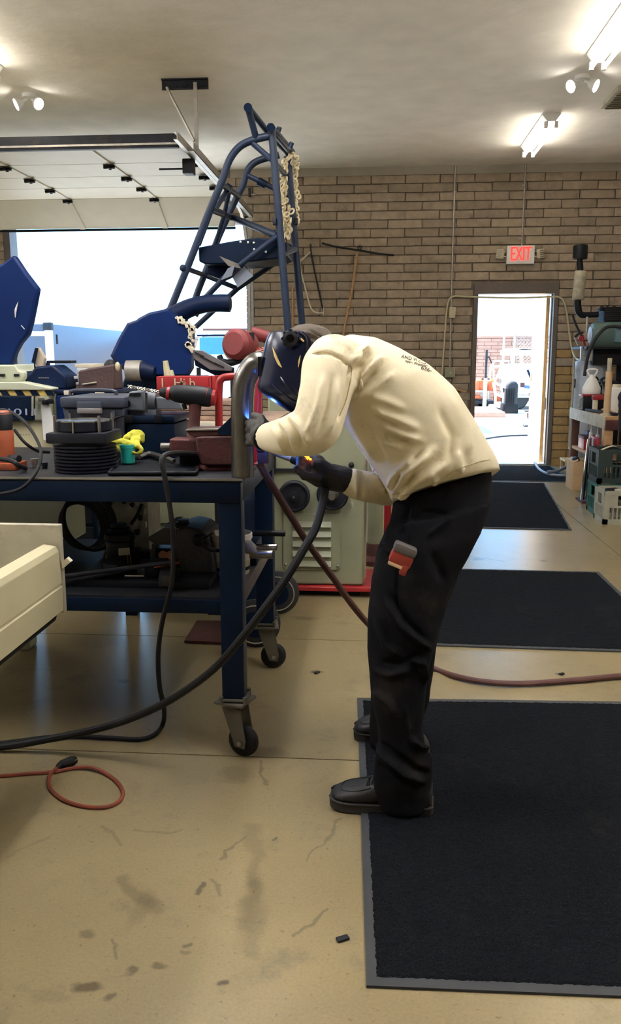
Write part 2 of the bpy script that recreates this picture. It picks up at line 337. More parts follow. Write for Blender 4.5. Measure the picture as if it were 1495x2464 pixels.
for i, (a, b, zc) in enumerate(cand):
    glow = (a+b)/2 > 2.16 and (zc < 1.0 or (zc < 1.5 and random.random() < (1.5-zc)*1.9))  # low bricks right of the door take the painted golden light
    if i < 300:
        L = b-a
        if abs(L-BL) < .01: me = random.choice(variants)
        else:
            key = round(L, 2)
            if key not in halfs: halfs[key] = brick_mesh(L, int(key*100))
            me = halfs[key]
        if glow:
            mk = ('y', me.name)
            if mk not in halfs: halfs[mk] = me.copy(); halfs[mk].materials.clear(); halfs[mk].materials.append(m_brick_glow)
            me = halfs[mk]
        o = bpy.data.objects.new('brick', me); COL.objects.link(o); o.parent = wall
        o.location = Vector(((a+b)/2, WY-.006+random.uniform(-.003, .003), zc)) - wall.location
    else:
        (stuff_y if glow else stuff).box(((a+b)/2, WY-.006, zc), (b-a-.008, .03, BH-.009))
sb = stuff.build('brick_courses', m_brick, wall, smooth=False); sb['kind'] = 'stuff'; sb = stuff_y.build('painted_glow_courses', m_brick_glow, wall, smooth=False); sb['kind'] = 'stuff'
tag(MB().b2((GX1-.2, WY-.03, 3.435), (XR, WY, CZ)).build('trim_1', m_trim), 'pale board trim along the top of the brick wall', 'trim', kind='structure')
# personnel door frame: jambs, header, worn sunlit edge, threshold
dr = thing('door_1', 'open doorway with brown painted steel frame under the exit sign', 'door', (1.655, WY, 0), kind='structure')
MB().b2((1.155, WY-.035, 0), (DX0, WY+.16, DZ+.12)).build('jamb', m_frame, dr); MB().b2((DX1, WY-.035, 0), (2.155, WY+.16, DZ+.12)).build('jamb', m_frame, dr)
MB().b2((DX0, WY-.035, DZ), (DX1, WY+.16, DZ+.12)).build('header', m_frame, dr)
MB().b2((DX0, WY+.05, 0), (DX0+.012, WY+.10, DZ)).build('door_stop', m_frame, dr); MB().b2((DX1-.012, WY+.05, 0), (DX1, WY+.10, DZ)).build('door_stop', m_frame, dr)
MB().b2((DX0, WY-.03, 0), (DX1, WY+.2, .012)).build('threshold', m_galv, dr)
dl = MB().b2((DX1-.05, WY+.18, .015), (DX1-.005, WY+1.05, DZ-.01), .004).build('door_leaf', m_edge, dr); dl['label'] = 'tan door leaf swung open outside'
MB().b2((DX1-.062, WY+.95, 1.0), (DX1-.048, WY+1.0, 1.1)).build('door_handle', m_steel, dl)
# garage opening lining
gj = thing('trim_2', 'steel lining around the garage door opening', 'trim', (-3.08, WY, 0), kind='structure')
MB().b2((GX1-.02, WY-.02, 0), (GX1+.06, WY+.2, GZ)).build('jamb', m_galv, gj); MB().b2((GX0-.06, WY-.02, 0), (GX0+.02, WY+.2, GZ)).build('jamb', m_frame, gj)
MB().b2((GX0, WY+.0, GZ-.05), (GX1, WY+.2, GZ+.02)).build('header', m_frame, gj)
rs = MB(); 
for k in range(40): rs.b2((GX1-.045, WY+.1+random.uniform(-.01, .01), .05+k*.07), (GX1-.018, WY+.16, .05+k*.07+.062))
rs.build('weather_seal', m_rust, gj)
# sectional garage door raised overhead
gd = thing('door_2', 'raised cream sectional garage door with steel hinges and tracks', 'garage door', (-3.05, 8.6, 2.7), kind='structure')
gx0, gx1 = -4.66, -1.585; secs = [(7.02, 3.0), (7.69, 3.0), (8.22, 3.0), (8.73, 3.0), (9.22, 2.985), (9.68, 2.745)]
for i in range(5):
    (y0, za), (y1, zb) = secs[i], secs[i+1]
    d = Vector((0, y1-y0, zb-za)); n = Vector((0, -d.z, d.y)).normalized()*.04; g = d.normalized()*.006
    a = Vector((gx0, y0, za))+g; b = Vector((gx0, y1, zb))-g
    MB().prism([a, b, b+n, a+n], (gx1-gx0, 0, 0)).build('door_panel', m_doorp, gd, smooth=False)
    for hx in (-4.3, -3.31, -2.37):
        e = Vector((hx-.03, 0, 0)); u = MB(); q = n.normalized()*-.012
        u.prism([Vector((hx-.03, a.y, a.z)), Vector((hx-.03, b.y, b.z)), Vector((hx-.03, b.y, b.z))+q, Vector((hx-.03, a.y, a.z))+q], (.06, 0, 0)).build('stile', m_doorp, gd, smooth=False)
    if i:
        for hx in (-4.3, -3.31, -2.37, -1.63):
            h = MB(); h.box((hx, y0, za-.016), (.09, .075, .008)); h.cyl((hx-.05, y0, za-.03), (hx+.05, y0, za-.03), .014, n=8); h.box((hx, y0-.03, za-.03), (.02, .02, .03)); h.box((hx, y0+.03, za-.03), (.02, .02, .03)); h.build('hinge', m_dsteel, gd)
MB().b2((gx0, 6.965, 2.955), (gx1, 7.015, 3.06), .004).build('top_rail', m_dsteel, gd)
sl = MB(); sl.b2((gx0, 6.955, 2.975), (gx1, 6.965, 2.99)); sl.build('strut_flange', m_galv, gd)
MB().tube([(gx0, 9.70, 2.735), (gx1, 9.70, 2.735)], .014, 8).build('bottom_seal', m_blackp, gd)
def track(x):
    pts = [(x, 6.75, 2.99), (x, 9.7, 2.99)] + [(x, 9.7+.75*math.sin(a), 2.24+.75*math.cos(a)) for a in (.3, .6, .9, 1.2, 1.57)] + [(x, 10.45, .05)]
    t = MB(); pr = [Vector(p) for p in pts]; rings = []
    for i, p in enumerate(pr):
        d = (pr[min(i+1, len(pr)-1)]-pr[max(i-1, 0)]).normalized(); nn = Vector((0, -d.z, d.y))
        s = 1 if x > -3 else -1
        rings.append([p+nn*a+Vector((b*s, 0, 0)) for a, b in ((-.03, -.02), (-.03, .012), (.03, .012), (.03, -.02), (.025, -.02), (.025, .006), (-.025, .006), (-.025, -.02))])
    t.loft(rings); return t
for x in (gx1+.035, gx0-.035):
    track(x).build('track', m_galv, gd, smooth=False)
an = MB(); an.b2((gx1+.055, 7.1, 2.955), (gx1+.10, 10.4, 2.96)); an.b2((gx1+.095, 7.1, 2.955), (gx1+.10, 10.4, 3.02)); an.build('track_angle', m_galv, gd)
# ceiling hanger for the track
hg = MB(); hg.b2((-1.76, 7.215, 3.45), (-1.38, 7.225, 3.53)); hg.b2((-1.76, 7.19, 3.52), (-1.38, 7.225, 3.53))
for k in range(15): hg.b2((-1.75+k*.025, 7.205, 3.465), (-1.737+k*.025, 7.215, 3.485))
hg.build('hanger_angle', m_dsteel, gd, smooth=False)
MB().b2((-1.50, 7.20, 2.98), (-1.47, 7.215, 3.5)).build('hanger_drop', m_galv, gd); MB().tube([(-1.72, 7.21, 3.47), (-1.49, 7.14, 3.04)], .012, 6).build('hanger_brace', m_galv, gd)
MB().box((-1.60, 7.42, 2.90), (.09, .12, .12), None, .01).build('roller_bracket', m_dsteel, gd); MB().cyl((-1.62, 7.4, 2.885), (-1.85, 7.4, 2.885), .008, n=8).build('roller_shaft', m_dsteel, gd)
# ---------------- lamps ----------------
def fixture(x, y0, y1, label, grp='fluorescent strip lights', tube=None):
    t = thing('strip_light', label, 'light', (x, (y0+y1)/2, CZ), grp)
    MB().loft([[Vector((x+a, y, CZ-b)) for a, b in ((-.080, 0), (-.084, .012), (-.038, .07), (.038, .07), (.084, .012), (.080, 0))] for y in (y0, y1)]).build('housing', m_white, t, smooth=False)
    for dx in (-.046, .046):
        MB().cyl((x+dx, y0+.03, CZ-.105), (x+dx, y1-.03, CZ-.105), .016, n=10).build('tube', tube or m_tube, t)
        for yy in (y0+.015, y1-.015): MB().b2((x+dx-.016, yy-.015, CZ-.125), (x+dx+.016, yy+.015, CZ-.07)).build('socket', m_white, t)
fixture(1.58, 8.45, 9.67, 'short fluorescent strip light with two lit tubes near the brick wall', tube=m_tube2)
fixture(1.60, 4.45, 6.88, 'long fluorescent strip light at the upper right edge of the photo', tube=m_tube2)
fixture(-2.98, 4.45, 6.80, 'fluorescent strip light whose end shows at the upper left edge', tube=m_tube2)
for x, y0, y1, n in ((-2.98, .4, 2.83, 'left row, over the near floor'), (1.6, .4, 2.83, 'right row, over the near mats'), (-.75, 1.9, 4.3, 'added middle strip that lights the welder and bench'), (-5.6, 4.45, 6.8, 'far left row, deep in the shop'), (-5.6, .4, 2.83, 'far left row, level with the viewer')):  # unseen strips; the middle one is added to light the welder and floor
    fixture(x, y0, y1, 'fluorescent strip light outside the picture, ' + n)
def flood(x, y, label):
    t = thing('twin_floodlight', label, 'light', (x, y, CZ), 'twin ceiling floodlights')
    MB().lathe([(.06, 0), (.06, -.03), (.02, -.04)], (x, y, CZ), n=16).build('base', m_white, t)
    for s in (-1, 1):
        a = Vector((x+s*.02, y, CZ-.04)); b = Vector((x+s*.065, y-.03, CZ-.075)); MB().cyl(a, b, .012, n=8).build('arm', m_white, t)
        d = Vector((s*.8, -.5, -.45)).normalized()
        MB().lathe([(.02, -.02), (.05, .03), (.052, .045)], b, d, 16).build('lamp_cup', m_white, t); MB().lathe([(.001, .036), (.046, .036), (.046, .046), (.001, .05)], b, d, 16).build('lamp_face', m_bulb, t)
flood(1.61, 7.4, 'twin lit floodlight on the ceiling between the two right strip lights'); flood(-2.98, 7.5, 'twin lit floodlight on the ceiling above the garage door')
vt = thing('ceiling_vent', 'grey metal vent panel in the ceiling at the right edge', 'vent', (2.27, 7.95, CZ))
MB().b2((1.96, 7.66, CZ-.04), (2.6, 8.22, CZ-.001), .006).build('frame', m_greyst, vt)
for k in range(9): MB().box((2.28, 7.70+k*.06, CZ-.045), (.58, .045, .006), Matrix.Rotation(.5, 3, 'X')).build('slat', m_greyst, vt)
# ---------------- mats ----------------
def floor_matt(c, label, dens, rub=.02):
    P = [Vector(p) for p in c]; ctr = sum(P, Vector())/4; t = thing('floor_mat', label, 'mat', ctr, 'charcoal floor mats')
    b = MB(); b.prism([p+Vector((0, 0, .001)) for p in P], (0, 0, .006)).build('rubber_border', m_matrub, t, smooth=False)
    Q = [p+(ctr-p).normalized()*rub*1.7 for p in P]; nx = max(2, int((Q[1]-Q[0]).length/dens)); ny = max(2, int((Q[3]-Q[0]).length/dens)); V = []; F = []
    for j in range(ny+1):
        for i in range(nx+1):
            p = (Q[0].lerp(Q[1], i/nx)).lerp(Q[3].lerp(Q[2], i/nx), j/ny); e = min(i, j, nx-i, ny-j)
            V.append(p+Vector((random.uniform(-.3, .3)*dens, random.uniform(-.3, .3)*dens, .0072 if e == 0 else .009+random.uniform(0, .0035))))
    for j in range(ny):
        for i in range(nx): a = j*(nx+1)+i; F.append((a, a+1, a+nx+2, a+nx+1))
    k = MB().add(V, F).build('carpet_pile', m_carpet, t); return t
floor_matt([(-.006, 1.595, 0), (1.30, 1.62, 0), (1.28, 3.19, 0), (-.061, 3.141, 0)], 'large charcoal carpet mat the welder stands on, nearest the viewer', .0065)
floor_matt([(.10, 3.79, 0), (1.405, 3.755, 0), (1.395, 5.225, 0), (.12, 5.255, 0)], 'charcoal carpet mat second from the viewer, just beyond the red hose', .011)
floor_matt([(.42, 6.60, 0), (1.52, 6.53, 0), (1.79, 9.03, 0), (.70, 9.12, 0)], 'long charcoal carpet mat third from the viewer, pointing at the doorway', .02)
floor_matt([(.62, 9.16, 0), (2.12, 9.12, 0), (2.14, 10.48, 0), (.66, 10.5, 0)], 'charcoal carpet mat farthest away, lying right at the open doorway', .02)
# ---------------- the welder ----------------
m_shirt = M('khaki_cotton', (228, 216, 182), .9, var=.05, scale=7, bump=.12, bscale=500, sheen=.15, dirt=(176, 162, 130), dscale=7, damt=.2)
m_trs = M('black_work_cloth', (15, 15, 18), .9, spec=.12, var=.25, scale=9, bump=.1, bscale=400, dirt=(38, 34, 30), dscale=5, damt=.35)
m_skin = M('skin', (176, 128, 104), .6, var=.05)
m_glove = M('black_leather', (20, 20, 22), .6, var=.3, scale=25, bump=.35, bscale=70, dirt=(36, 33, 30), dscale=14, damt=.3)
m_glovel = M('dirty_grey_leather', (50, 46, 40), .65, var=.35, scale=22, bump=.35, bscale=70, dirt=(34, 32, 32), dscale=12, damt=.45)
m_boot = M('scuffed_black_leather', (32, 31, 29), .6, var=.25, scale=20, bump=.2, bscale=60)
m_sole = M('worn_rubber_sole', (40, 37, 33), .8, var=.25, scale=20)
m_helm = M('glossy_dark_shell', (4, 15, 46), .25, var=.08, spec=.45)
m_cap = M('brown_cap_cloth', (80, 70, 60), .9, var=.25, scale=22, bump=.3, bscale=60)
m_gold = M('gold_stripe', (226, 198, 130), .4, var=.05)
CP = Vector((0, 0, CH))
def ring(f, b, Y, hw, tilt=0., n=44, ex=2.3, dy=0.):
    F_, B_ = at(*f, Y=Y), at(*b, Y=Y); c = (F_+B_)/2; u = (B_-F_)/2; v = Vector((0, hw, tilt)); out = []
    for i in range(n):
        a = 2*math.pi*i/n; ca, sa = math.cos(a), math.sin(a)
        out.append(c+u*math.copysign(abs(ca)**(2/ex), ca)+v*math.copysign(abs(sa)**(2/ex), sa))
    return out
def px_of(co):
    q = co-np.array(CP); zf = q@np.array(fw); return np.stack([747.5+FPX*(q@np.array(r2))/zf, 1232+FPX*(q@np.array(d2))/zf], 1)
def folds(L, noise_amp=.0, nsc=9.):
    'press cloth folds into the side that faces the room: (points, width px, height m)'
    def fn(me):
        n = len(me.vertices); co = np.zeros(n*3); me.vertices.foreach_get('co', co); co = co.reshape(-1, 3)
        no = np.array([v.normal for v in me.vertices]); P = px_of(co); tov = np.array(CP)-co; tov /= np.linalg.norm(tov, axis=1)[:, None]
        face = np.clip((no*tov).sum(1)*1.6+.1, 0, 1); d = np.zeros(n)
        for pts, wd, amp in L:
            pts = [np.array(p, float) for p in pts]; best = np.full(n, 1e9); tt = np.zeros(n); tot = sum(np.linalg.norm(pts[i+1]-pts[i]) for i in range(len(pts)-1)); acc = 0
            for i in range(len(pts)-1):
                a, b = pts[i], pts[i+1]; ab = b-a; l = np.linalg.norm(ab); t = np.clip(((P-a)@ab)/(l*l), 0, 1); dd = np.linalg.norm(P-(a+t[:, None]*ab), axis=1)
                k = dd < best; best[k] = dd[k]; tt[k] = (acc+t[k]*l)/tot; acc += l
            d += 1.9*amp*np.exp(-(best/(wd*.75))**2)*np.clip(np.minimum(tt, 1-tt)*5+.25, 0, 1)
        d *= face
        if noise_amp: d += np.array([noise.noise(Vector(c)*nsc)+.5*noise.noise(Vector(c)*nsc*2.3) for c in co])*noise_amp
        co += no*d[:, None]; me.vertices.foreach_set('co', co.ravel()); me.update()
    return fn
man = thing('person', 'person bent forward welding, khaki long sleeved shirt, black work trousers, dark welding helmet', 'person', at(960, 1965, z=0)+Vector((0, .2, 0)))
# body under the clothes, one continuous surface
b = MB(); A = lambda x, y, Y: at(x, y, Y=Y)
sp_ = [((1062, 1200), .085), ((1036, 1108), .10), ((962, 990), .105), ((892, 915), .10), ((815, 862), .07)]
for (p, r), (q, s) in zip(sp_, sp_[1:]): b.caps(A(*p, 2.52), A(*q, 2.52), r, s)
b.caps(A(815, 862, 2.51), A(740, 862, 2.50), .05, .05); b.sph(A(706, 866, 2.50), (.075, .07, .085)); b.caps(A(700, 880, 2.5), A(676, 920, 2.5), .06, .035)
b.caps(A(655, 885, 2.5), A(648, 900, 2.5), .014, .012)
for Y0, pts in ((0, [(830, 890, 2.43), (792, 912, 2.34), (765, 1030, 2.27), (655, 1052, 2.42)]), (0, [(865, 900, 2.62), (868, 930, 2.69), (935, 1160, 2.68), (815, 1152, 2.55)])):
    for k in range(3): b.caps(A(*pts[k]), A(*pts[k+1]), (.05, .042, .034)[k], (.045, .034, .024)[k])
for hY, kY, aY, kn, an in ((2.45, 2.352, 2.33, (965, 1560), (970, 1880)), (2.60, 2.722, 2.74, (972, 1560), (948, 1760))):
    b.caps(A(1055, 1225, hY), A(1000, 1400, (hY+kY*2)/3+(.01 if hY < 2.5 else .0)), .07, .058); b.caps(A(1000, 1400, (hY+kY*2)/3), A(*kn, kY), .056, .048); b.caps(A(*kn, kY), A(*an, aY), .046, .036)
b.union('body', m_skin, man, .012, 4)
# shirt
s = MB()
R = [ring((947, 1206), (1203, 1136), 2.52, .185, -.05), ring((938, 1186), (1194, 1108), 2.52, .2, -.045), ring((908, 1138), (1168, 1058), 2.52, .205, -.03), ring((868, 1082), (1136, 1000), 2.52, .207, -.015),
     ring((832, 1025), (1093, 932), 2.52, .21), ring((805, 985), (1033, 877), 2.52, .212), ring((780, 950), (964, 837), 2.52, .205), ring((765, 915), (902, 812), 2.52, .19), ring((752, 885), (846, 805), 2.52, .16), ring((745, 868), (800, 815), 2.51, .11), ring((742, 862), (775, 830), 2.51, .08)]
s.loft([[Vector(p) for p in r] for r in R])
near = [(812, 872, 2.40), (796, 895, 2.345), (785, 935, 2.305), (774, 985, 2.275), (757, 1030, 2.265), (722, 1043, 2.285), (684, 1050, 2.34), (645, 1053, 2.42)]
s.tube([A(*p) for p in near], [.085, .083, .073, .07, .069, .062, .054, .043], 24, 5)
far = [(850, 900, 2.60), (868, 930, 2.69), (922, 1070, 2.73), (945, 1168, 2.68), (895, 1172, 2.60), (858, 1165, 2.56), (836, 1156, 2.55)]
s.tube([A(*p) for p in far], [.08, .075, .065, .055, .05, .045, .04], 20, 5)
SH = [([(842, 872), (890, 840)], 11, .012), ([(848, 940), (880, 900), (920, 862)], 12, .015), ([(855, 965), (900, 935), (950, 900)], 12, .007), ([(846, 905), (872, 872)], 8, -.008), ([(852, 955), (905, 890)], 8, -.008),
      ([(947, 1195), (985, 1130), (1040, 1085)], 15, .018), ([(940, 1175), (955, 1140), (1000, 1098)], 12, .016), ([(950, 1200), (1010, 1150), (1075, 1115)], 13, .012), ([(946, 1185), (970, 1130), (1020, 1085)], 7, -.012), ([(955, 1190), (1000, 1140)], 6, -.009),
      ([(900, 985), (960, 1010), (1010, 1035)], 14, .008), ([(920, 1020), (970, 1045), (1015, 1060)], 12, .009), ([(890, 950), (930, 965), (975, 985)], 12, .006), ([(925, 1060), (970, 1075)], 10, .009), ([(905, 1000), (965, 1030)], 7, -.006), ([(930, 1042), (985, 1062)], 6, -.006),
      ([(1085, 950), (1120, 1030), (1130, 1100)], 14, .008), ([(1060, 980), (1092, 1050), (1085, 1110)], 16, -.009), ([(840, 1000), (870, 1055), (905, 1105)], 12, .008), ([(870, 1010), (900, 1070), (925, 1120)], 12, -.008),
      ([(656, 1025), (676, 1050), (690, 1088)], 7, .009), ([(675, 1012), (700, 1040), (716, 1080)], 8, .009), ([(698, 1000), (722, 1025), (742, 1066)], 8, .008), ([(666, 1020), (690, 1050), (702, 1086)], 5, -.006), ([(688, 1006), (712, 1035), (730, 1074)], 5, -.006),
      ([(780, 905), (765, 980), (735, 1050)], 9, .006), ([(815, 915), (808, 985), (790, 1045)], 9, .006), ([(798, 905), (788, 980), (765, 1050)], 8, -.006), ([(845, 882), (838, 930), (826, 985), (815, 1010)], 5, -.012), ([(752, 850), (790, 848), (822, 862), (844, 884)], 4, -.008),
      ([(856, 1130), (858, 1200)], 6, .008), ([(872, 1132), (870, 1200)], 5, -.008), ([(885, 1140), (930, 1185)], 8, .01), ([(1000, 1188), (1100, 1140)], 5, -.004), ([(975, 1160), (985, 1205)], 9, .01), ([(1040, 1130), (1050, 1175)], 10, .008), ([(1100, 1085), (1110, 1140)], 11, .009)]
shirt = s.union('shirt', m_shirt, man, .0065, 3, folds(SH, .0035, 7))
# print on the back of the shirt, wrapped on the cloth
bv = BVHTree.FromPolygons([v.co+man.location for v in shirt.data.vertices], [tuple(p.vertices) for p in shirt.data.polygons])
pr = MB()
for body, sz, x0, y0, dx, dy, sq in (('AND WELDING', 12.5, 966, 857, .92, .22, .9), ('\u201cWe Promise', 10.5, 975, 870, .95, .17, .9), ('636-', 15, 1014, 884, .95, .30, .9)):
    V, F = text_mb(body, sz, 0, .28); mnx = min(v.x for v in V); n_ = []
    ok = []
    for v in V:
        t = v.x-mnx; px = x0+t*dx; py = y0+t*dy+t*t*.0004; px += v.y*.16; py -= v.y*.82
        o_ = CP; dr_ = (at(px, py, Y=2.5)-CP).normalized(); h = bv.ray_cast(o_, dr_)
        ok.append(h[0] is not None); n_.append(h[0]-dr_*.0035 if h[0] else Vector((0, 0, 0)))
    pr.add(n_, [f for f in F if all(ok[i] for i in f) and max((n_[i]-n_[f[0]]).length for i in f) < .12])
pr.build('back_print', M('faded_print', (88, 80, 66), .9, var=.2, scale=60), man)['label'] = 'faded dark lettering printed across the shirt back'
def on_cloth(x, y, lift=.001):
    d = (at(x, y, Y=2.5)-CP).normalized(); h = bv.ray_cast(CP, d); return h[0]-d*lift if h[0] else None
m_seam = M('seam_thread', (182, 166, 130), .9, var=.2, scale=40)
def seam(nm, pts, r=.0012):
    q = [on_cloth(*p) for p in pts]; q = [p for p in q if p is not None]
    if len(q) > 2: MB().tube(q, r, 5).build(nm, m_seam, man)
def dense(pts, n=8): return [(p.x, p.y) for p in cat_rom([Vector((x, y, 0)) for x, y in pts], n)]
seam('sleeve_seam', dense([(752, 851), (775, 846), (803, 852), (828, 867), (846, 884), (843, 920), (834, 960), (818, 1000)]))
seam('hem_stitch', dense([(955, 1196), (1000, 1184), (1050, 1160), (1100, 1130), (1150, 1112), (1178, 1106)]), .0011)
# trousers
t = MB(); hip = [ring((950, 1190), (1180, 1112), 2.52, .165), ring((940, 1252), (1184, 1190), 2.52, .175), ring((928, 1300), (1165, 1255), 2.52, .172)]
t.loft(hip)
nl = [((935, 1262), (1182, 1200), 2.42, .10), ((915, 1320), (1156, 1280), 2.40, .105), ((893, 1392), (1108, 1374), 2.38, .102), ((886, 1480), (1076, 1462), 2.36, .095), ((884, 1560), (1046, 1550), 2.345, .09), ((888, 1630), (1030, 1625), 2.335, .085), ((897, 1700), (1022, 1705), 2.33, .08), ((908, 1745), (1018, 1750), 2.33, .077), ((911, 1785), (1026, 1790), 2.33, .079), ((903, 1815), (1042, 1822), 2.33, .082), ((902, 1850), (1041, 1858), 2.33, .083), ((896, 1890), (1039, 1900), 2.33, .08), ((908, 1932), (1038, 1938), 2.33, .075)]
fl_ = [((930, 1270), (1170, 1220), 2.63, .10), ((905, 1330), (1135, 1295), 2.66, .10), ((896, 1400), (1085, 1390), 2.69, .095), ((893, 1480), (1070, 1470), 2.71, .09), ((892, 1560), (1052, 1552), 2.725, .085), ((893, 1620), (1044, 1615), 2.73, .08), ((893, 1690), (1032, 1690), 2.735, .077), ((889, 1740), (1012, 1735), 2.74, .075), ((890, 1785), (1000, 1785), 2.74, .075)]
for L_ in (nl, fl_): t.loft([ring(f, k, Y, hw, 0, 36, 2.2) for f, k, Y, hw in L_])
TF = [([(930, 1440), (960, 1500), (1005, 1540), (1034, 1560)], 9, .012), ([(940, 1425), (975, 1490), (1020, 1535)], 7, -.008), ([(910, 1480), (930, 1550), (965, 1580)], 12, .009), ([(990, 1585), (1015, 1595), (1024, 1640)], 9, .012), ([(900, 1610), (940, 1625), (985, 1612)], 11, .007), ([(920, 1590), (960, 1600), (1010, 1570)], 8, -.007),
      ([(908, 1792), (935, 1825), (975, 1860), (1020, 1882)], 8, .014), ([(915, 1788), (950, 1815), (1000, 1850), (1035, 1862)], 8, -.014), ([(988, 1775), (1005, 1795), (1036, 1800)], 8, .012), ([(900, 1835), (940, 1870), (1000, 1900)], 9, -.012), ([(975, 1700), (983, 1760)], 5, .005), ([(900, 1660), (935, 1690), (950, 1720)], 14, .008),
      ([(957, 1365), (954, 1470)], 3, -.005), ([(985, 1215), (965, 1290)], 5, -.006), ([(1000, 1215), (985, 1300)], 6, .006), ([(1010, 1228), (1080, 1238)], 4, -.004), ([(1030, 1290), (1085, 1245)], 9, .006), ([(925, 1310), (940, 1335)], 6, .012), ([(1040, 1330), (1070, 1400)], 14, -.006)]
t.union('trousers', m_trs, man, .0065, 3, folds(TF, .003, 8))
# boots
def boot(hx, tx, lbl):
    H, T = at(*hx, z=0), at(*tx, z=0); ax = (T-H); L = ax.length; ax.normalize(); sd_ = Vector((0, 0, 1)).cross(ax).normalized()
    prof = [(-.0, .030, .085), (.03, .040, .10), (.10, .043, .12), (.18, .043, .125), (.28, .043, .125), (.40, .043, .115), (.52, .045, .098), (.65, .049, .08), (.78, .052, .07), (.88, .050, .062), (.95, .041, .054), (.985, .028, .048), (1.0, .014, .042)]
    b = MB(); rings = []
    for q, hw, h in prof:
        c = H+ax*L*q; rings.append([c+sd_*math.copysign(abs(math.cos(a))**.8, math.cos(a))*hw+Vector((0, 0, .02+(h-.02)*(.5+.5*math.copysign(abs(math.sin(a))**.8, math.sin(a))))) for a in [2*math.pi*k/24 for k in range(24)]])
    b.loft(rings); b.caps(H+ax*L*.2+Vector((0, 0, .08)), H+ax*L*.2+Vector((0, 0, .2)), .048, .05)
    up = b.union('boot', m_boot, man, .004, 4); up['label'] = lbl
    so = MB(); o2 = []
    for q, hw, h in prof:
        o2.append((H+ax*L*(q*1.03-.012), hw+.005, .004+.005*max(0, (q-.75)/.27)**2))
    pts = [c+sd_*w_+Vector((0, 0, z)) for c, w_, z in o2]+[c-sd_*w_+Vector((0, 0, z)) for c, w_, z in o2[::-1]]
    so.loft([pts, [p+Vector((0, 0, .026)) for p in pts]]); so.b2((0, 0, 0), (0, 0, 0)) if 0 else None
    so.build('sole', m_sole, up)
    # welt stitch line, moc toe seam and laces
    welt = MB(); welt.tube([c+sd_*(w_+.002)+Vector((0, 0, z+.028)) for c, w_, z in o2], .003, 5); welt.tube([c-sd_*(w_+.002)+Vector((0, 0, z+.028)) for c, w_, z in o2], .003, 5); welt.build('welt', m_sole, up)
    bvb = BVHTree.FromPolygons([v.co+man.location for v in up.data.vertices], [tuple(p.vertices) for p in up.data.polygons])
    def top(q, s_, lift=.0008):
        p = H+ax*L*q+sd_*s_; h = bvb.ray_cast(p+Vector((0, 0, .35)), Vector((0, 0, -1))); return (h[0] if h[0] else p+Vector((0, 0, .06)))+Vector((0, 0, lift))
    tp = MB(); tp.tube([top(q, s_) for q, s_ in ((.60, .036), (.72, .038), (.82, .035), (.89, .022), (.91, 0), (.89, -.022), (.82, -.035), (.72, -.038), (.60, -.036))], .0024, 6, 5); tp.build('toe_seam', m_boot, up)
    la = MB()
    for k in range(5):
        q = .42+.05*k
        for sg in (1, -1): la.tube([top(q, .026*sg), top(q+.012, 0, .004), top(q+.025, -.026*sg)], .0024, 6, 4)
    la.build('laces', m_black, up); return up
boot((1040, 1952), (800, 1932), 'near scuffed black work boot')
boot((999, 1779), (855, 1770), 'far black work boot')
# gloves
def finger(b, pts, r):
    for i in range(len(pts)-1): b.caps(A(*pts[i]), A(*pts[i+1]), r*(1-.07*i), r*(1-.07*(i+1)), 12)
g = MB()
g.caps(A(650, 1053, 2.42), A(630, 1044, 2.50), .034, .036); g.caps(A(630, 1030, 2.50), A(612, 1026, 2.56), .03, .024); g.caps(A(630, 1056, 2.50), A(613, 1056, 2.56), .03, .024)
for y, k in ((1016, 0), (1032, .004), (1049, .003), (1064, -.002)): finger(g, [(618, y, 2.54), (603, y+1, 2.60), (594, y+3, 2.66), (580, y+4, 2.695)], .0128)
finger(g, [(636, 1022, 2.48), (628, 1006, 2.50), (612, 1000, 2.55)], .014)
gl = g.union('glove', m_glovel, man, .0032, 3); gl['label'] = 'dirty grey and black glove steadying the pipe'
cf = MB(); cf.torus(A(641, 1050, 2.455), .036, .007, A(641, 1050, 2.455)-A(622, 1044, 2.52), sc=(1.05, .95)); cf.build('cuff_band', m_black, gl)
g = MB(); g.caps(A(828, 1154, 2.55), A(796, 1148, 2.545), .041, .042); g.caps(A(796, 1148, 2.54), A(765, 1132, 2.53), .036, .04); g.caps(A(762, 1118, 2.545), A(735, 1112, 2.55), .032, .026); g.caps(A(770, 1150, 2.52), A(745, 1140, 2.52), .03, .024)
for i, (x, y) in enumerate(((722, 1102), (737, 1106), (752, 1113), (766, 1122))):
    finger(g, [(x+16, y+2, 2.555), (x, y+4, 2.525), (x-2+i*2, y+28, 2.492), (x+10+i*2, y+46, 2.515), (x+24, y+44, 2.54)], .0135)
finger(g, [(768, 1152, 2.49), (738, 1146, 2.478), (714, 1128, 2.49)], .0145)
gr = g.union('glove', m_glove, man, .0032, 3); gr['label'] = 'black leather welding glove gripping the torch'
sp2 = MB(); 
for dx, dy, r in ((0, 0, .0045), (-5, -3, .003), (6, 4, .0035), (-2, 6, .003)): sp2.sph(A(741+dx, 1101+dy, 2.517), (r*1.3, r, r), 8, 6)
sp2.build('glowing_glint', M('glint_glow', (255, 110, 24), .5, var=0, emit=2.5), gr)['label'] = 'orange glint on the glove, put in as glowing beads'  # small orange light reflection on the glove, added as glowing beads
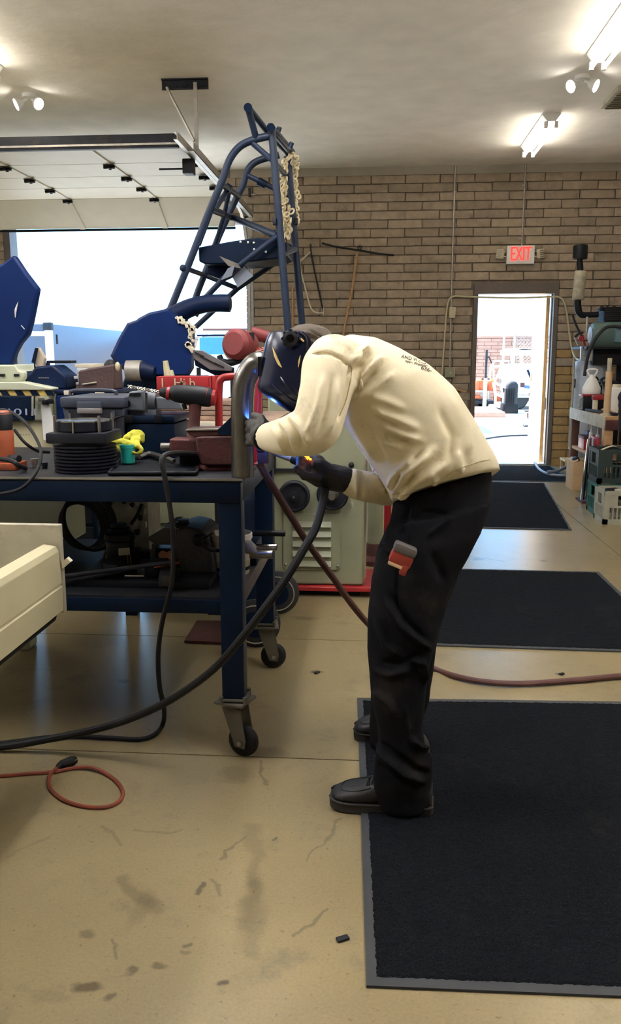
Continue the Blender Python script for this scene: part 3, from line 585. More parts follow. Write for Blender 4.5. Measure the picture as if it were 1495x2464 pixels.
# cap and welding helmet
c = MB(); c.sph(A(744, 834, 2.50), (.085, .082, .066)); c.sph(A(768, 832, 2.50), (.055, .07, .045)); c.caps(A(736, 808, 2.5), A(794, 824, 2.50), .034, .02); c.torus(A(748, 846, 2.50), .08, .008, (.25, 0, 1))
cp = c.union('cap', m_cap, man, .005, 2, folds([([(730, 800), (790, 822)], 4, .006), ([(745, 795), (800, 830)], 4, -.006), ([(735, 815), (780, 835)], 4, .005)], .003, 20)); cp['label'] = 'rumpled brown cloth cap under the helmet'
hm = []
def hring(f, k, hw, n=26, Y=2.50, ex=2.6):
    F_, B_ = at(*f, Y=Y), at(*k, Y=Y); u = F_-B_; out = []
    for i in range(n+1):
        a = -math.pi/2+math.pi*i/n; ca, sa = math.cos(a), math.sin(a)
        out.append(B_+u*abs(ca)**(2/ex)+Vector((0, hw*math.copysign(abs(sa)**(2/ex), sa), 0)))
    return out
HR = [((664, 797), (722, 796), .06), ((650, 801), (738, 800), .095), ((641, 822), (754, 818), .108), ((635, 850), (760, 850), .112), ((629, 885), (757, 890), .114), ((623, 918), (748, 925), .114), ((621, 930), (744, 945), .114), ((626, 940), (742, 958), .106), ((655, 962), (738, 978), .086), ((690, 985), (724, 994), .058)]
sh = MB(); rr = [hring(*h) for h in HR]; ctr = A(700, 880, 2.5); inn = [[p+(ctr-p)*.045 for p in r] for r in rr]
loop = [r+q[::-1] for r, q in zip(rr, inn)]; sh.loft(loop)
hel = sh.build('welding_helmet', m_helm, man, autos=50)
hel['label'] = 'glossy dark navy welding helmet with gold stripes, chin lit blue by the arc'
ln = MB(); ln.loft([[A(627+dx, y, 2.50+dy) for dx, dy in ((-6, -.055), (-6, .055), (3, .055), (3, -.055))] for y in (858, 905)]); ln.build('lens', m_blackp, hel)
kn = MB(); kp = A(700, 815, 2.385); kn.lathe([(.012, .02), (.02, .018), (.024, .0), (.021, -.016), (.012, -.02), (.011, -.012), (.001, -.012)], kp, 'Y', 16)
for i in range(8): a = i*math.pi/4; kn.cyl(kp+Vector((.023*math.cos(a), .004, .023*math.sin(a))), kp+Vector((.021*math.cos(a), -.014, .021*math.sin(a))), .005, n=6)
kn.build('pivot_knob', m_blackp, hel)
bvh = BVHTree.FromPolygons(sh.v, sh.f)
def on_shell(x, y, lift=.002):
    d = (A(x, y, 2.4)-CP).normalized(); h = bvh.ray_cast(CP, d); return (h[0] if h[0] else A(x, y, 2.39))-d*lift
def strip(pts, r, mat, nm='stripe', flat=1.): MB().tube([on_shell(*p) for p in pts], r, 6, 4).build(nm, mat, hel)
strip([(656, 836), (663, 856), (671, 874), (678, 884)], [.001, .0042, .004, .0015], m_gold); strip([(723, 855), (720, 870), (718, 884)], [.001, .003, .001], m_gold); strip([(724, 815), (731, 822)], .003, m_gold)
strip([(722, 800), (736, 812), (738, 835), (730, 890), (724, 930)], .0035, m_blackp, 'rib'); strip([(655, 925), (675, 945), (700, 962), (716, 970)], .004, m_helm, 'rib'); strip([(674, 908), (690, 930), (708, 948), (716, 955)], .0035, m_helm, 'rib')
# battery pack in the thigh pocket
bt = thing('battery_pack', 'red and grey cordless tool battery tucked in the thigh pocket of the trousers', 'battery', at(966, 1345, Y=2.275))
Rm = Matrix.Rotation(math.radians(22), 3, 'Y'); o_ = at(966, 1338, Y=2.272)
MB().box(o_+Rm @ Vector((.002, 0, .022)), (.064, .05, .026), Rm, .008).build('grey_base', M('grey_plastic', (86, 80, 75), .6, var=.1), bt)
MB().box(o_+Rm @ Vector((.002, 0, -.006)), (.062, .046, .034), Rm, .006).build('red_shell', M('red_battery', (140, 44, 30), .5, var=.15, scale=30, dirt=(110, 50, 30), damt=.3), bt)
MB().box(o_+Rm @ Vector((-.006, -.016, -.026)), (.044, .016, .010), Rm, .003).build('contact_rail', m_card, bt); MB().box(o_+Rm @ Vector((.02, -.01, -.03)), (.018, .03, .03), Rm, .004).build('latch', M('red_battery', (0,0,0)), bt)
# torch with its long lead
tr = thing('welding_torch', 'black welding torch in the gloved hand, its thick lead sagging to the floor', 'torch', at(760, 1140, Y=2.54))
MB().tube([A(788, 1172, 2.545), A(765, 1140, 2.545), A(735, 1118, 2.55), A(704, 1105, 2.57)], [.014, .016, .016, .013], 12, 5).build('grip', m_blackp, tr)
MB().tube([A(706, 1106, 2.568), A(680, 1098, 2.60), A(655, 1086, 2.66), A(640, 1068, 2.71)], [.009, .008, .008, .009], 10, 5).build('neck', m_steel, tr)
MB().cyl(A(642, 1072, 2.70), A(634, 1056, 2.73), .011, .009).build('nozzle', M('copper', (184, 110, 70), .35, metal=1.), tr)
lead = [A(783, 1172, 2.53), A(780, 1195, 2.48), A(762, 1265, 2.42), A(735, 1315, 2.38), A(690, 1390, 2.36), A(640, 1460, 2.36), A(590, 1525, 2.38), A(530, 1595, 2.42), A(470, 1645, 2.46), A(400, 1690, 2.50), A(320, 1727, 2.55), A(230, 1755, 2.58), A(120, 1778, 2.60), A(0, 1797, 2.60), A(-140, 1815, 2.60)]
for p in lead: p.z = max(p.z, .014)
MB().tube(lead, .0125, 10, 6).build('lead', m_black, tr)
# welding arc: the only blue light in the shop
arc = thing('welding_arc', 'bright blue white welding arc glowing behind the gloved hand', 'arc', A(618, 1020, 2.60))
MB().sph(A(618, 1020, 2.60), .006, 10, 7).build('arc_core', M('arc_light', (70, 130, 255), .5, var=0, emit=600), arc)
# ---------------- steel bench ----------------
BZ = .95; BX1, BX0, BY0, BY1 = -.425, -2.25, 2.61, 3.50
bn = thing('steel_workbench', 'dark navy welded steel workbench on casters, loaded with tools and engine parts', 'workbench', (-1.3, 3.05, 0))
MB().b2((BX0, BY0+.005, BZ-.012), (BX1+.005, BY1, BZ), .002).build('tabletop', m_dsteel, bn); MB().b2((BX0, BY0-.002, BZ-.006), (BX1+.006, BY0+.004, BZ+.0005)).build('worn_front_edge', m_steel, bn)
MB().b2((BX0, BY0, BZ-.078), (BX1, BY0+.05, BZ-.012), .003).build('front_rail', m_navyd, bn); MB().b2((BX0, BY1-.05, BZ-.078), (BX1, BY1, BZ-.012), .003).build('rear_rail', m_navyd, bn)
MB().b2((BX1-.05, BY0+.05, BZ-.078), (BX1, BY1-.05, BZ-.012), .003).build('side_rail', m_navyd, bn)
MB().b2((BX0, BY0+.01, .502), (BX1-.07, BY0+.06, .548), .003).build('shelf_rail', m_navyd, bn); MB().b2((BX0, BY1-.06, .502), (BX1-.07, BY1-.01, .548), .003).build('shelf_rail', m_navyd, bn)
MB().b2((BX1-.06, BY0+.07, .502), (BX1-.015, BY1-.07, .556), .003).build('shelf_rail', M('bare_grey_rail', (74, 66, 62), .6, var=.2), bn); MB().b2((BX0, BY0+.02, .548), (BX1-.06, BY1-.02, .556)).build('shelf', m_dsteel, bn)
def caster(x, y, ang, parent, z1=.19, rw=.055):
    d = Vector((math.cos(ang), math.sin(ang), 0)); n = Vector((-d.y, d.x, 0)); c = Vector((x, y, rw))+d*.03
    k = MB(); k.box((x, y, z1+.004), (.105, .105, .010), ang, .003); k.box((x, y, z1+.018), (.09, .09, .008), None, .002)
    for sx in (-.04, .04):
        for sy in (-.04, .04): k.cyl((x+sx, y+sy, z1+.006), (x+sx, y+sy, z1+.03), .008, n=6)
    k.lathe([(.032, z1-.02), (.036, z1-.012), (.034, z1)], (x, y, 0), n=18); o = k.build('caster_plate', M('dirty_zinc', (92, 88, 76), .5, metal=.4, var=.2), parent)
    f = MB()
    for s in (-1, 1):
        e = n*s*.026; f.prism([Vector((x, y, z1-.015))-d*.035+e, Vector((x, y, z1-.015))+d*.035+e, c+d*.022+e+Vector((0, 0, .012)), c+d*.018+e-Vector((0, 0, .018)), c-d*.018+e-Vector((0, 0, .014))], n*s*.004)
    f.build('fork', M('dirty_zinc', (0,)*3), o, smooth=False)
    wv = MB(); wv.lathe([(.02, -.018), (rw-.012, -.018), (rw-.004, -.013), (rw, -.005), (rw, .005), (rw-.004, .013), (rw-.012, .018), (.02, .018)], c, n, 28); wv.build('wheel', m_black, o)
    MB().lathe([(.009, -.034), (.009, .034)], c, n, 10).build('axle_bolt', m_steel, o); MB().lathe([(.001, -.0195), (.022, -.0195), (.024, -.016), (.024, .016), (.022, .0195), (.001, .0195)], c, n, 16).build('hub', m_dsteel, o)
for x, y, a in ((BX1-.037, BY0+.04, -.35), (BX1-.037, BY1-.04, .15), (BX0+.04, BY0+.04, 2.6), (BX0+.04, BY1-.04, .7)):
    MB().b2((x-.037, y-.037, .2), (x+.037, y+.037, BZ-.078 if y < 3 else BZ-.078), .004).build('leg', m_navyd, bn); caster(x, y, a, bn)
def P(x, y, Y): return at(x, y, Y=Y)
def prism_px(poly, Y, dy): return MB().prism([P(x, y, Y) for x, y in poly], (0, dy, 0))
def bev(o, w=.004, s=2):
    bm = bmesh.new(); bm.from_mesh(o.data); es = [e for e in bm.edges if len(e.link_faces) == 2 and e.calc_face_angle(0) > .4]
    bmesh.ops.bevel(bm, geom=es, offset=w, segments=s, affect='EDGES', profile=.6); bm.to_mesh(o.data); bm.free(); return o
# bent pipe standing on the corner of the bench
pp = thing('bent_pipe', 'large bare steel bent pipe standing on the bench corner, bending toward the helmet', 'pipe', P(585, 1150, 2.66))
pp.location.z = BZ
bot = P(584, 1135, 2.665); bot.z = BZ+.001
MB().tube([bot, P(584, 1050, 2.665), P(584, 960, 2.665), P(590, 915, 2.665), P(605, 886, 2.665), P(622, 874, 2.66), P(640, 880, 2.655)], [.036]*7, 28, 7, cap=False).build('pipe_wall', m_pipe, pp)
MB().tube([bot+Vector((0,0,.003)), P(584, 1050, 2.665), P(584, 960, 2.665), P(590, 915, 2.665), P(605, 886, 2.665), P(622, 874, 2.66), P(639, 879.5, 2.655)], [.033]*7, 20, 7).build('pipe_bore', M('heat_red_bore', (112, 44, 40), .5, var=.2), pp)
MB().tube([P(628, 874, 2.657), P(642, 881, 2.655)], [.0372, .0372], 28, cap=False).build('red_end_band', m_rust, pp)
for dx in (-.022, .022): MB().tube([bot+Vector((dx, -.029, .005)), P(584, 960, 2.665)+Vector((dx, -.029, 0))], .0012, 5).build('seam_line', m_steel, pp)
# ground clamp and reddish lead behind the legs
gc = thing('ground_clamp', 'dull red ground clamp gripping the pipe, brown lead running behind the legs', 'clamp', P(632, 1100, 2.72))
MB().box(P(634, 1098, 2.72), (.036, .03, .045), None, .004).build('clamp_jaw', m_rust, gc); MB().box(P(628, 1075, 2.71), (.03, .02, .03), None, .004).build('clamp_jaw', m_rust, gc)
ld = [P(622, 1112, 2.72), P(650, 1160, 2.75), P(690, 1225, 2.82), P(740, 1305, 2.9), P(800, 1388, 3.0), P(850, 1458, 3.1), P(900, 1515, 3.2), P(960, 1565, 3.28), at(1040, 1607, z=.014), at(1100, 1628, z=.014), at(1170, 1641, z=.014), at(1260, 1645, z=.014), at(1380, 1637, z=.014), at(1500, 1626, z=.014), at(1800, 1600, z=.014), at(2150, 1590, z=.014)]
MB().tube(ld, .0125, 10, 6).build('lead', m_hose, gc)
# ---- things on the bench ----
def onb(x, y): return at(x, y, z=BZ)
j = thing('bottle_jack', 'rusty orange hydraulic bottle jack at the left end of the bench', 'jack', onb(12, 1128)); c = j.location
MB().box(c+Vector((0, 0, .012)), (.12, .10, .024), None, .005).build('base', m_orange, j); MB().lathe([(.036, .024), (.036, .13), (.033, .135), (.033, .19), (.022, .20), (.001, .20)], c, n=24).build('cylinder', m_orange, j); MB().lathe([(.034, .135), (.035, .14), (.035, .185), (.03, .195)], c, n=24).build('cap', m_dsteel, j)
MB().cyl(c+Vector((.03, -.02, .04)), c+Vector((.07, -.04, .04)), .012).build('pump_socket', m_dsteel, j)
# finned cylinder
m_fin = M('black_finned_casting', (14, 19, 32), .5, var=.2, spec=.3)
fc = thing('finned_cylinder', 'black air cooled engine cylinder with cooling fins at the front of the bench', 'engine cylinder', onb(186, 1141)+Vector((0, .09, 0))); c = fc.location
pf = []
for k in range(8): pf += [(.078, .004+k*.0115), (.104, .004+k*.0115), (.104, .0095+k*.0115), (.078, .0095+k*.0115)]
b = MB(); b.lathe(pf+[(.078, .10)], c, n=36); b.build('fins', m_fin, fc)
MB().box(c+Vector((0, 0, .118)), (.20, .19, .035), None, .008).build('block', m_fin, fc); MB().lathe([(.088, .135), (.092, .14), (.092, .168), (.08, .17), (.07, .17), (.07, .14)], c+Vector((0, 0, 0)), n=32).build('spigot', m_fin, fc)
MB().lathe([(.075, .169), (.09, .169), (.09, .173), (.075, .173)], c, n=32).build('machined_rim', m_chrome, fc); MB().cyl(c+Vector((-.004, -.095, .135)), c+Vector((-.004, -.095, .172)), .0035, n=8).build('stud', m_chrome, fc)
for sx in (-.075, .075):
    for sy in (-.07, .07): MB().cyl(c+Vector((sx, sy, .13)), c+Vector((sx, sy, .19)), .005, n=8).build('stud', m_steel, fc)
# teal cup
tc = thing('plastic_cup', 'small teal plastic cup on the black tray', 'cup', onb(309, 1122)); c = tc.location+Vector((0, 0, .011)); tc.location = c
MB().lathe([(.001, .0), (.021, .0), (.0235, .003), (.0265, .055), (.0275, .056), (.0275, .066), (.0255, .067), (.0245, .056), (.021, .006), (.001, .004)], c, n=28).build('cup_wall', m_teal, tc); MB().torus(c+Vector((0, 0, .056)), .0268, .0012, (0, 0, 1)).build('rim_ring', m_teal, tc)
# black tray mat
tm = thing('tool_tray', 'flat black ribbed tool tray lying at the front edge of the bench', 'tray', onb(355, 1143)); tm.location.z = BZ
q = [onb(258, 1147), onb(470, 1147), onb(492, 1098), onb(300, 1098)]; q = [Vector((p.x, p.y+.012, BZ)) for p in q]
bev(MB().prism(q, (0, 0, .008)).build('tray_base', m_blackp, tm), .003)
for a, b_ in ((0, 1), (1, 2), (2, 3), (3, 0)): MB().tube([q[a]+Vector((0, 0, .01)), q[b_]+Vector((0, 0, .01))], .005, 8).build('tray_rim', m_blackp, tm)
# yellow rag, pink knob, torch light, pliers
rg = MB(); rg.tube([P(258, 1060, 2.95), P(275, 1058, 2.94), P(300, 1064, 2.92), P(322, 1071, 2.90), P(338, 1077, 2.88), P(341, 1086, 2.875), P(330, 1091, 2.875), P(318, 1089, 2.88)], [.010, .014, .012, .011, .009, .007, .006, .005], 10, 6, flat=.7)
rg.tube([P(262, 1070, 2.95), P(285, 1078, 2.93), P(306, 1086, 2.92), P(312, 1098, 2.91)], [.012, .012, .010, .008], 10, 5); rg.tube([P(298, 1062, 2.96), P(312, 1050, 2.97), P(328, 1044, 2.975), P(338, 1050, 2.975), P(340, 1064, 2.965)], [.010, .016, .019, .018, .010], 12, 5, flat=.75); rg.tube([P(268, 1066, 2.96), P(266, 1088, 2.95), P(264, 1110, 2.94)], [.012, .014, .01], 10, 4)
for k in range(3): rg.tube([P(322+k*7, 1048, 2.965), P(318+k*8, 1060, 2.945), P(320+k*7, 1074, 2.92)], .0065, 8, 4)
yr = rg.union('work_glove', m_yel, None, .0028, 2, lambda me: [setattr(v, 'co', v.co+v.normal*noise.noise(v.co*70)*.004) for v in me.vertices]); tag(yr, 'crumpled yellow work glove lying behind the teal cup', 'glove')
pk = thing('hammer', 'hammer with a round pinkish rubber head beside the finned cylinder', 'hammer', onb(262, 1105)); MB().lathe([(.001, -.02), (.02, -.02), (.024, -.014), (.024, .014), (.02, .02), (.001, .02)], P(252, 1046, 3.0), (.5, -1, .2), 18).build('head', M('pink_rubber', (206, 116, 100), .6, var=.1), pk); MB().tube([P(256, 1050, 3.0), P(270, 1080, 3.0), onb(285, 1104)+Vector((0, 0, .012))], .011, 8, 3).build('handle', m_rust, pk)
fl2 = thing('flashlight', 'black ribbed flashlight lying behind the tray', 'flashlight', onb(372, 1095)); MB().lathe([(.001, 0), (.026, 0), (.027, .02), (.02, .04), (.02, .11), (.022, .115), (.022, .125), (.001, .127)], onb(345, 1100)+Vector((0, 0, .04)), (.8, .12, .28), 18).build('barrel', m_blackp, fl2)
for k in range(4): MB().lathe([(.0205, .05+k*.014), (.0222, .053+k*.014), (.0205, .056+k*.014)], onb(345, 1100)+Vector((0, 0, .04)), (.8, .12, .28), 18).build('grip_ring', m_black, fl2)
MB().cyl(onb(380, 1092), onb(380, 1092)+Vector((0, 0, .04)), .02).build('rest', m_blackp, fl2)
pl = thing('pliers', 'greasy steel locking pliers lying on the tray behind the cup', 'pliers', onb(365, 1112)+Vector((0, 0, .01)))
for s in (-1, 1): MB().tube([onb(338, 1112)+Vector((0, 0, .02)), onb(362, 1106+s*3)+Vector((0, 0, .026)), onb(400, 1112+s*5)+Vector((0, 0, .022)), onb(420, 1114+s*7)+Vector((0, 0, .018))], [.006, .011, .008, .007], 8, 4).build('handle', m_steel, pl)
MB().tube([onb(336, 1112)+Vector((0, 0, .02)), onb(322, 1108)+Vector((0, 0, .016))], [.008, .004], 8).build('jaw', m_steel, pl)
# rust red vise at the right end
vs = thing('bench_vise', 'rust red cast bench vise beside the bent pipe', 'vise', onb(510, 1138)); c = vs.location
bev(prism_px([(490, 1050), (562, 1050), (562, 1120), (485, 1120), (474, 1090), (470, 1052)], 2.78, .12).build('body', m_rust, vs), .006)
bev(prism_px([(408, 1056), (478, 1060), (484, 1098), (408, 1097)], 2.82, .09).build('slide', m_rust, vs), .005)
bev(prism_px([(446, 1036), (560, 1034), (556, 1048), (470, 1052), (455, 1046)], 2.79, .11).build('jaw', m_rust, vs), .004)
bb = MB(); cb_ = Vector((P(522, 1120, 2.84).x, 2.86, BZ)); bb.lathe([(.001, 0), (.075, 0), (.078, .008), (.05, .02), (.042, .03), (.06, .045), (.062, .05), (.001, .052)], cb_, n=28); bb.build('swivel_base', m_rust, vs)
bev(prism_px([(448, 1033), (557, 1031), (558, 1036), (446, 1037)], 2.785, .115).build('jaw_plate', m_steel, vs), .001)
MB().tube([P(410, 1075, 2.86), P(388, 1075, 2.86)], .014, 12).build('screw', m_steel, vs)
# triangle steel plate leaning by the vise
tag(bev(prism_px([(524, 1034), (560, 1000), (562, 1048), (524, 1046)], 2.765, .008).build('steel_gusset', m_navyd), .001), 'dark triangular steel gusset plate leaning on the vise', 'plate')
# red tubular arch
ra = thing('tubular_handle_frame', 'bright red bent tube frame standing behind the pipe', 'tube frame', (P(573, 1060, 2.98).x, 2.98, BZ)); lo = P(527, 1100, 2.98); lo.z = BZ; hi = P(618, 1100, 2.98); hi.z = BZ
MB().tube([lo, P(527, 1000, 2.98), P(527, 940, 2.98), P(531, 915, 2.98), P(548, 907, 2.98), P(600, 907, 2.98), P(618, 918, 2.98), P(623, 940, 2.98), P(621, 975, 2.98), hi], .0135, 12, 5).build('tube', m_red, ra)
for p in (lo, hi): MB().lathe([(.03, 0), (.03, .006), (.014, .008)], p, n=14).build('foot_plate', m_red, ra)
# cordless drill standing on its battery
dr2 = thing('cordless_drill', 'black and red cordless drill with a long auger bit, standing on the bench', 'drill', onb(470, 1108)); Yd = 2.94
MB().tube([P(386, 944, Yd), P(398, 945, Yd), P(412, 947, Yd)], [.014, .02, .021], 14).build('chuck', m_blackp, dr2)
MB().tube([P(410, 947, Yd), P(425, 947, Yd), P(470, 952, Yd), P(505, 956, Yd), P(516, 958, Yd)], [.022, .031, .036, .034, .024], 16, 3).build('motor_housing', m_blackp, dr2)
MB().tube([P(500, 955, Yd), P(519, 957, Yd)], [.0345, .026], 16).build('rear_cap', m_red, dr2); MB().tube([P(403, 946, Yd), P(410, 947, Yd)], .0235, 16).build('clutch_ring', m_red, dr2)
MB().tube([P(470, 970, Yd), P(468, 1010, Yd), P(464, 1060, Yd)], [.021, .018, .021], 12, 4, flat=1.3).build('grip', m_rust, dr2); MB().tube([P(442, 972, Yd), P(446, 985, Yd)], .008, 8).build('trigger', m_blackp, dr2)
pb = P(466, 1080, Yd); MB().b2((pb.x-.045, Yd-.035, BZ), (pb.x+.045, Yd+.04, P(0, 1052, Yd).z), .006).build('battery', m_blackp, dr2)
au = MB(); a0, a1 = P(386, 944, Yd), P(308, 930, Yd); dv = a1-a0; 
for sgn in (0, math.pi): au.tube([a0+dv*t_/40+Vector((0, math.cos(t_*.75+sgn), math.sin(t_*.75+sgn)))*.0045 for t_ in range(41)], .0028, 5)
au.build('auger_bit', m_chrome, dr2)
# navy tool case with the grey right-angle gearbox on top
nc = thing('tool_case', 'dark navy plastic tool case in the middle of the bench, gear head resting on it', 'case', (P(340, 1040, 3.1).x, 3.2, BZ)); lo, hi = P(302, 1000, 3.08), P(420, 1000, 3.08)
MB().b2((lo.x, 3.08, BZ), (hi.x, 3.34, lo.z-.03), .012).build('lower_shell', m_navyd, nc); MB().b2((lo.x, 3.08, lo.z-.028), (hi.x, 3.34, lo.z), .010).build('lid', m_navyd, nc)
MB().tube([P(282, 1078, 3.06), P(272, 1030, 3.05), P(276, 1008, 3.05), P(298, 1000, 3.05)], .0045, 8, 5).build('carry_handle', m_blackp, nc)
for x in (310, 380): MB().box(P(x, 1008, 3.072), (.03, .012, .03), None, .003).build('latch', m_blackp, nc)
gb = thing('gear_head', 'grey cast right angle gear head lying on the navy tool case', 'gearbox', (P(340, 999, 3.14).x, 3.17, lo.z)); gm = M('grey_casting', (84, 90, 98), .5, var=.12, scale=20)
bev(prism_px([(296, 968), (312, 942), (345, 940), (350, 990), (300, 988)], 3.10, .12).build('housing', gm, gb), .006); MB().tube([P(345, 962, 3.16), P(378, 965, 3.16)], [.045, .038], 18).build('barrel', gm, gb)
bev(prism_px([(375, 955), (428, 962), (440, 986), (378, 985)], 3.12, .06).build('lever_arm', gm, gb), .004); MB().lathe([(.012, -.004), (.014, .0), (.012, .01), (.001, .01)], P(306, 971, 3.098), 'Y', 14).build('port', m_blackp, gb)
bev(prism_px([(312, 946), (338, 945), (338, 953), (310, 953)], 3.095, .01).build('grille', m_blackp, gb), .001); MB().tube([P(352, 945, 3.09), P(352, 992, 3.09)], .005, 6).build('flange_ring', m_dsteel, gb)
MB().b2((P(300, 990, 3.1).x, 3.12, lo.z), (P(372, 990, 3.1).x, 3.2, P(0, 985, 3.12).z)).build('foot', gm, gb)
# grey latch toolbox
gt = thing('toolbox', 'grey plastic toolbox with a wide front latch, left of the navy case', 'toolbox', (P(225, 1050, 3.05).x, 3.2, BZ)); l, r_ = P(148, 955, 3.06), P(298, 955, 3.06); gm2 = M('grey_tool_plastic', (52, 58, 72), .5, var=.08)
bx = MB(); bx.loft([[Vector((l.x+.02, 3.07, BZ)), Vector((r_.x-.02, 3.07, BZ)), Vector((r_.x-.02, 3.36, BZ)), Vector((l.x+.02, 3.36, BZ))], [Vector((l.x, 3.06, l.z-.04)), Vector((r_.x, 3.06, l.z-.04)), Vector((r_.x, 3.37, l.z-.04)), Vector((l.x, 3.37, l.z-.04))]]); bev(bx.build('bin', gm2, gt), .008)
MB().b2((l.x-.005, 3.05, l.z-.04), (r_.x+.005, 3.38, l.z), .01).build('lid', gm2, gt); MB().b2((P(191, 1080, 3.05).x, 3.04, P(0, 995, 3.05).z), (P(250, 1080, 3.05).x, 3.06, P(0, 966, 3.05).z), .006).build('latch', gm2, gt); MB().b2((P(192, 1080, 3.04).x, 3.03, P(0, 994, 3.04).z), (P(249, 1080, 3.04).x, 3.05, P(0, 982, 3.04).z), .004).build('latch_lip', M('latch_grey', (120, 116, 116), .5, var=.05), gt)
for k in (165, 275): MB().b2((P(k-5, 1080, 3.05).x, 3.052, BZ+.03), (P(k+5, 1080, 3.05).x, 3.07, l.z-.05), .003).build('rib', gm2, gt)
MB().tube([P(170, 953, 3.2), P(178, 940, 3.2), P(270, 940, 3.2), P(280, 953, 3.2)], .008, 8, 3).build('carry_handle', M('grey_tool_plastic', (0,)*3), gt)
# small stuff between
tag(MB().tube([P(176, 1026, 2.98), P(186, 1030, 2.96), P(202, 1040, 2.94)], [.007, .008, .004], 8, 4).tube([P(202, 1040, 2.94), onb(215, 1095)], .004, 6).build('paint_brush', m_card), 'pale stubby brush sticking up behind the finned cylinder', 'brush')
# loose black cables over the left end
cb2 = MB(); cb2.tube([P(-30, 1000, 2.95), P(8, 986, 2.92), P(45, 1003, 2.86), P(75, 1035, 2.78), P(96, 1075, 2.70), P(98, 1100, 2.64), P(90, 1130, 2.60), P(70, 1160, 2.58), P(40, 1180, 2.585), P(-20, 1192, 2.58)], .0055, 8, 6); cb2.tube([P(35, 1035, 2.85), P(60, 1065, 2.8), P(90, 1085, 2.85), P(118, 1088, 2.95)], .0055, 8, 5); cb2.tube([P(-20, 1102, 2.66), P(25, 1108, 2.655), P(45, 1120, 2.66), onb(62, 1132)+Vector((0, 0, .008))], .008, 8, 5)
tag(cb2.build('power_cable', m_black), 'loose black cables draped over the left end of the bench', 'cable')
ar = thing('air_line', 'thin black hose hanging from the bench top down to the floor', 'hose', at(330, 1778, z=0)); pts = [P(470, 1092, 2.78), P(425, 1090, 2.66), P(397, 1095, 2.605), P(389, 1112, 2.585), P(397, 1150, 2.58), P(411, 1235, 2.58), P(417, 1310, 2.585), P(414, 1400, 2.59), P(392, 1490, 2.60), P(381, 1570, 2.62), P(384, 1650, 2.66), P(395, 1705, 2.70)]+[at(x, y, z=.010) for x, y in ((392, 1742), (372, 1768), (335, 1779), (270, 1776), (190, 1772), (120, 1774), (40, 1784), (-60, 1796))]
MB().tube(pts, .0085, 8, 6).build('hose', m_black, ar)
# ---- lower shelf ----
SZ = .556
def ons(x, y): return at(x, y, z=SZ)
bk = thing('plastic_bucket', 'white plastic bucket with a dark printed label on the lower shelf behind the leg', 'bucket', (P(556, 1400, 2.93).x, 2.95, SZ)); c = bk.location
MB().lathe([(.001, 0), (.062, 0), (.065, .004), (.074, .13), (.077, .131), (.077, .148), (.073, .15), (.069, .145), (.062, .01), (.001, .008)], c, n=32).build('pail', m_offw, bk); MB().lathe([(.0655, .014), (.0725, .105)], c, n=32).build('label_band', m_white, bk)
for z, h in ((.018, .012), (.09, .013)): MB().lathe([(.0665+z*.075, z), (.0668+(z+h)*.075, z+h)], c, n=32).build('printed_stripe', m_navyd, bk)
lb = MB()
for k in range(6): a = -1.1+k*.06; lb.box(c+Vector((.071*math.sin(a+.9), -.071*math.cos(a+.9), .045+.008*(k % 3))), (.012, .003, .003), a+.9)
lb.build('print_marks', m_dsteel, bk)
mt = thing('electric_motor', 'black ribbed canister motor with a stepped cap on the lower shelf', 'motor', ons(292, 1378)); c = mt.location; c.y += 0; 
MB().lathe([(.001, 0), (.05, 0), (.052, .01), (.05, .075), (.052, .08), (.05, .12), (.044, .13)], c, n=28).build('canister', m_dsteel, mt); MB().lathe([(.05, .12), (.056, .128), (.056, .148), (.044, .155), (.038, .168), (.03, .172), (.026, .182), (.001, .182)], c, n=28).build('cap', m_blackp, mt)
for k in range(9): a = -2.6+k*.26; MB().cyl(c+Vector((.052*math.cos(a), .052*math.sin(a), .01)), c+Vector((.052*math.cos(a), .052*math.sin(a), .075)), .0028, n=6).build('rib', M('tarnished_brass', (112, 96, 66), .5, metal=.4), mt)
MB().box(c+Vector((.028, -.045, .09)), (.04, .008, .026), .35, .002).build('name_plate', m_greyst, mt)
hc = thing('hose_coil', 'coil of dark hoses hanging under the left half of the bench', 'hose', (P(195, 1260, 3.15).x, 3.15, SZ))
for k in range(6): MB().torus(P(215-k*4, 1255+k*2, 3.12+.012*k), .115-.004*k, .008, (.25, 1, .1), 30, 7).build('hose_turn', m_dsteel if k % 2 else m_black, hc)
al = thing('aluminium_engine', 'pale cast aluminium engine case at the back of the lower shelf', 'engine', (P(290, 1300, 3.3).x, 3.32, SZ))
MB().b2((P(235, 1080, 3.25).x, 3.25, SZ), (P(352, 1080, 3.25).x, 3.44, P(0, 1180, 3.25).z), .015).build('crankcase', m_alu, al)
MB().lathe([(.001, 0), (.07, 0), (.07, .012), (.055, .02), (.001, .02)], P(300, 1245, 3.25), (0, -1, 0), 24).build('side_cover', m_alu, al)
for x, y in ((242, 1222), (243, 1250), (262, 1215), (318, 1217), (345, 1230), (347, 1262), (330, 1280), (338, 1245), (245, 1272), (300, 1212)): MB().box(P(x, y, 3.242), (.018, .02, .024), None, .004).build('boss', m_alu if x % 2 else m_dsteel, al)
MB().tube([P(342, 1213, 3.22), P(330, 1240, 3.2), P(315, 1262, 3.19)], .007, 8, 3).build('hose', m_black, al)
gp = thing('sheet_offcuts', 'bent grey sheet steel offcut lying on the lower shelf', 'sheet metal', ons(395, 1385))
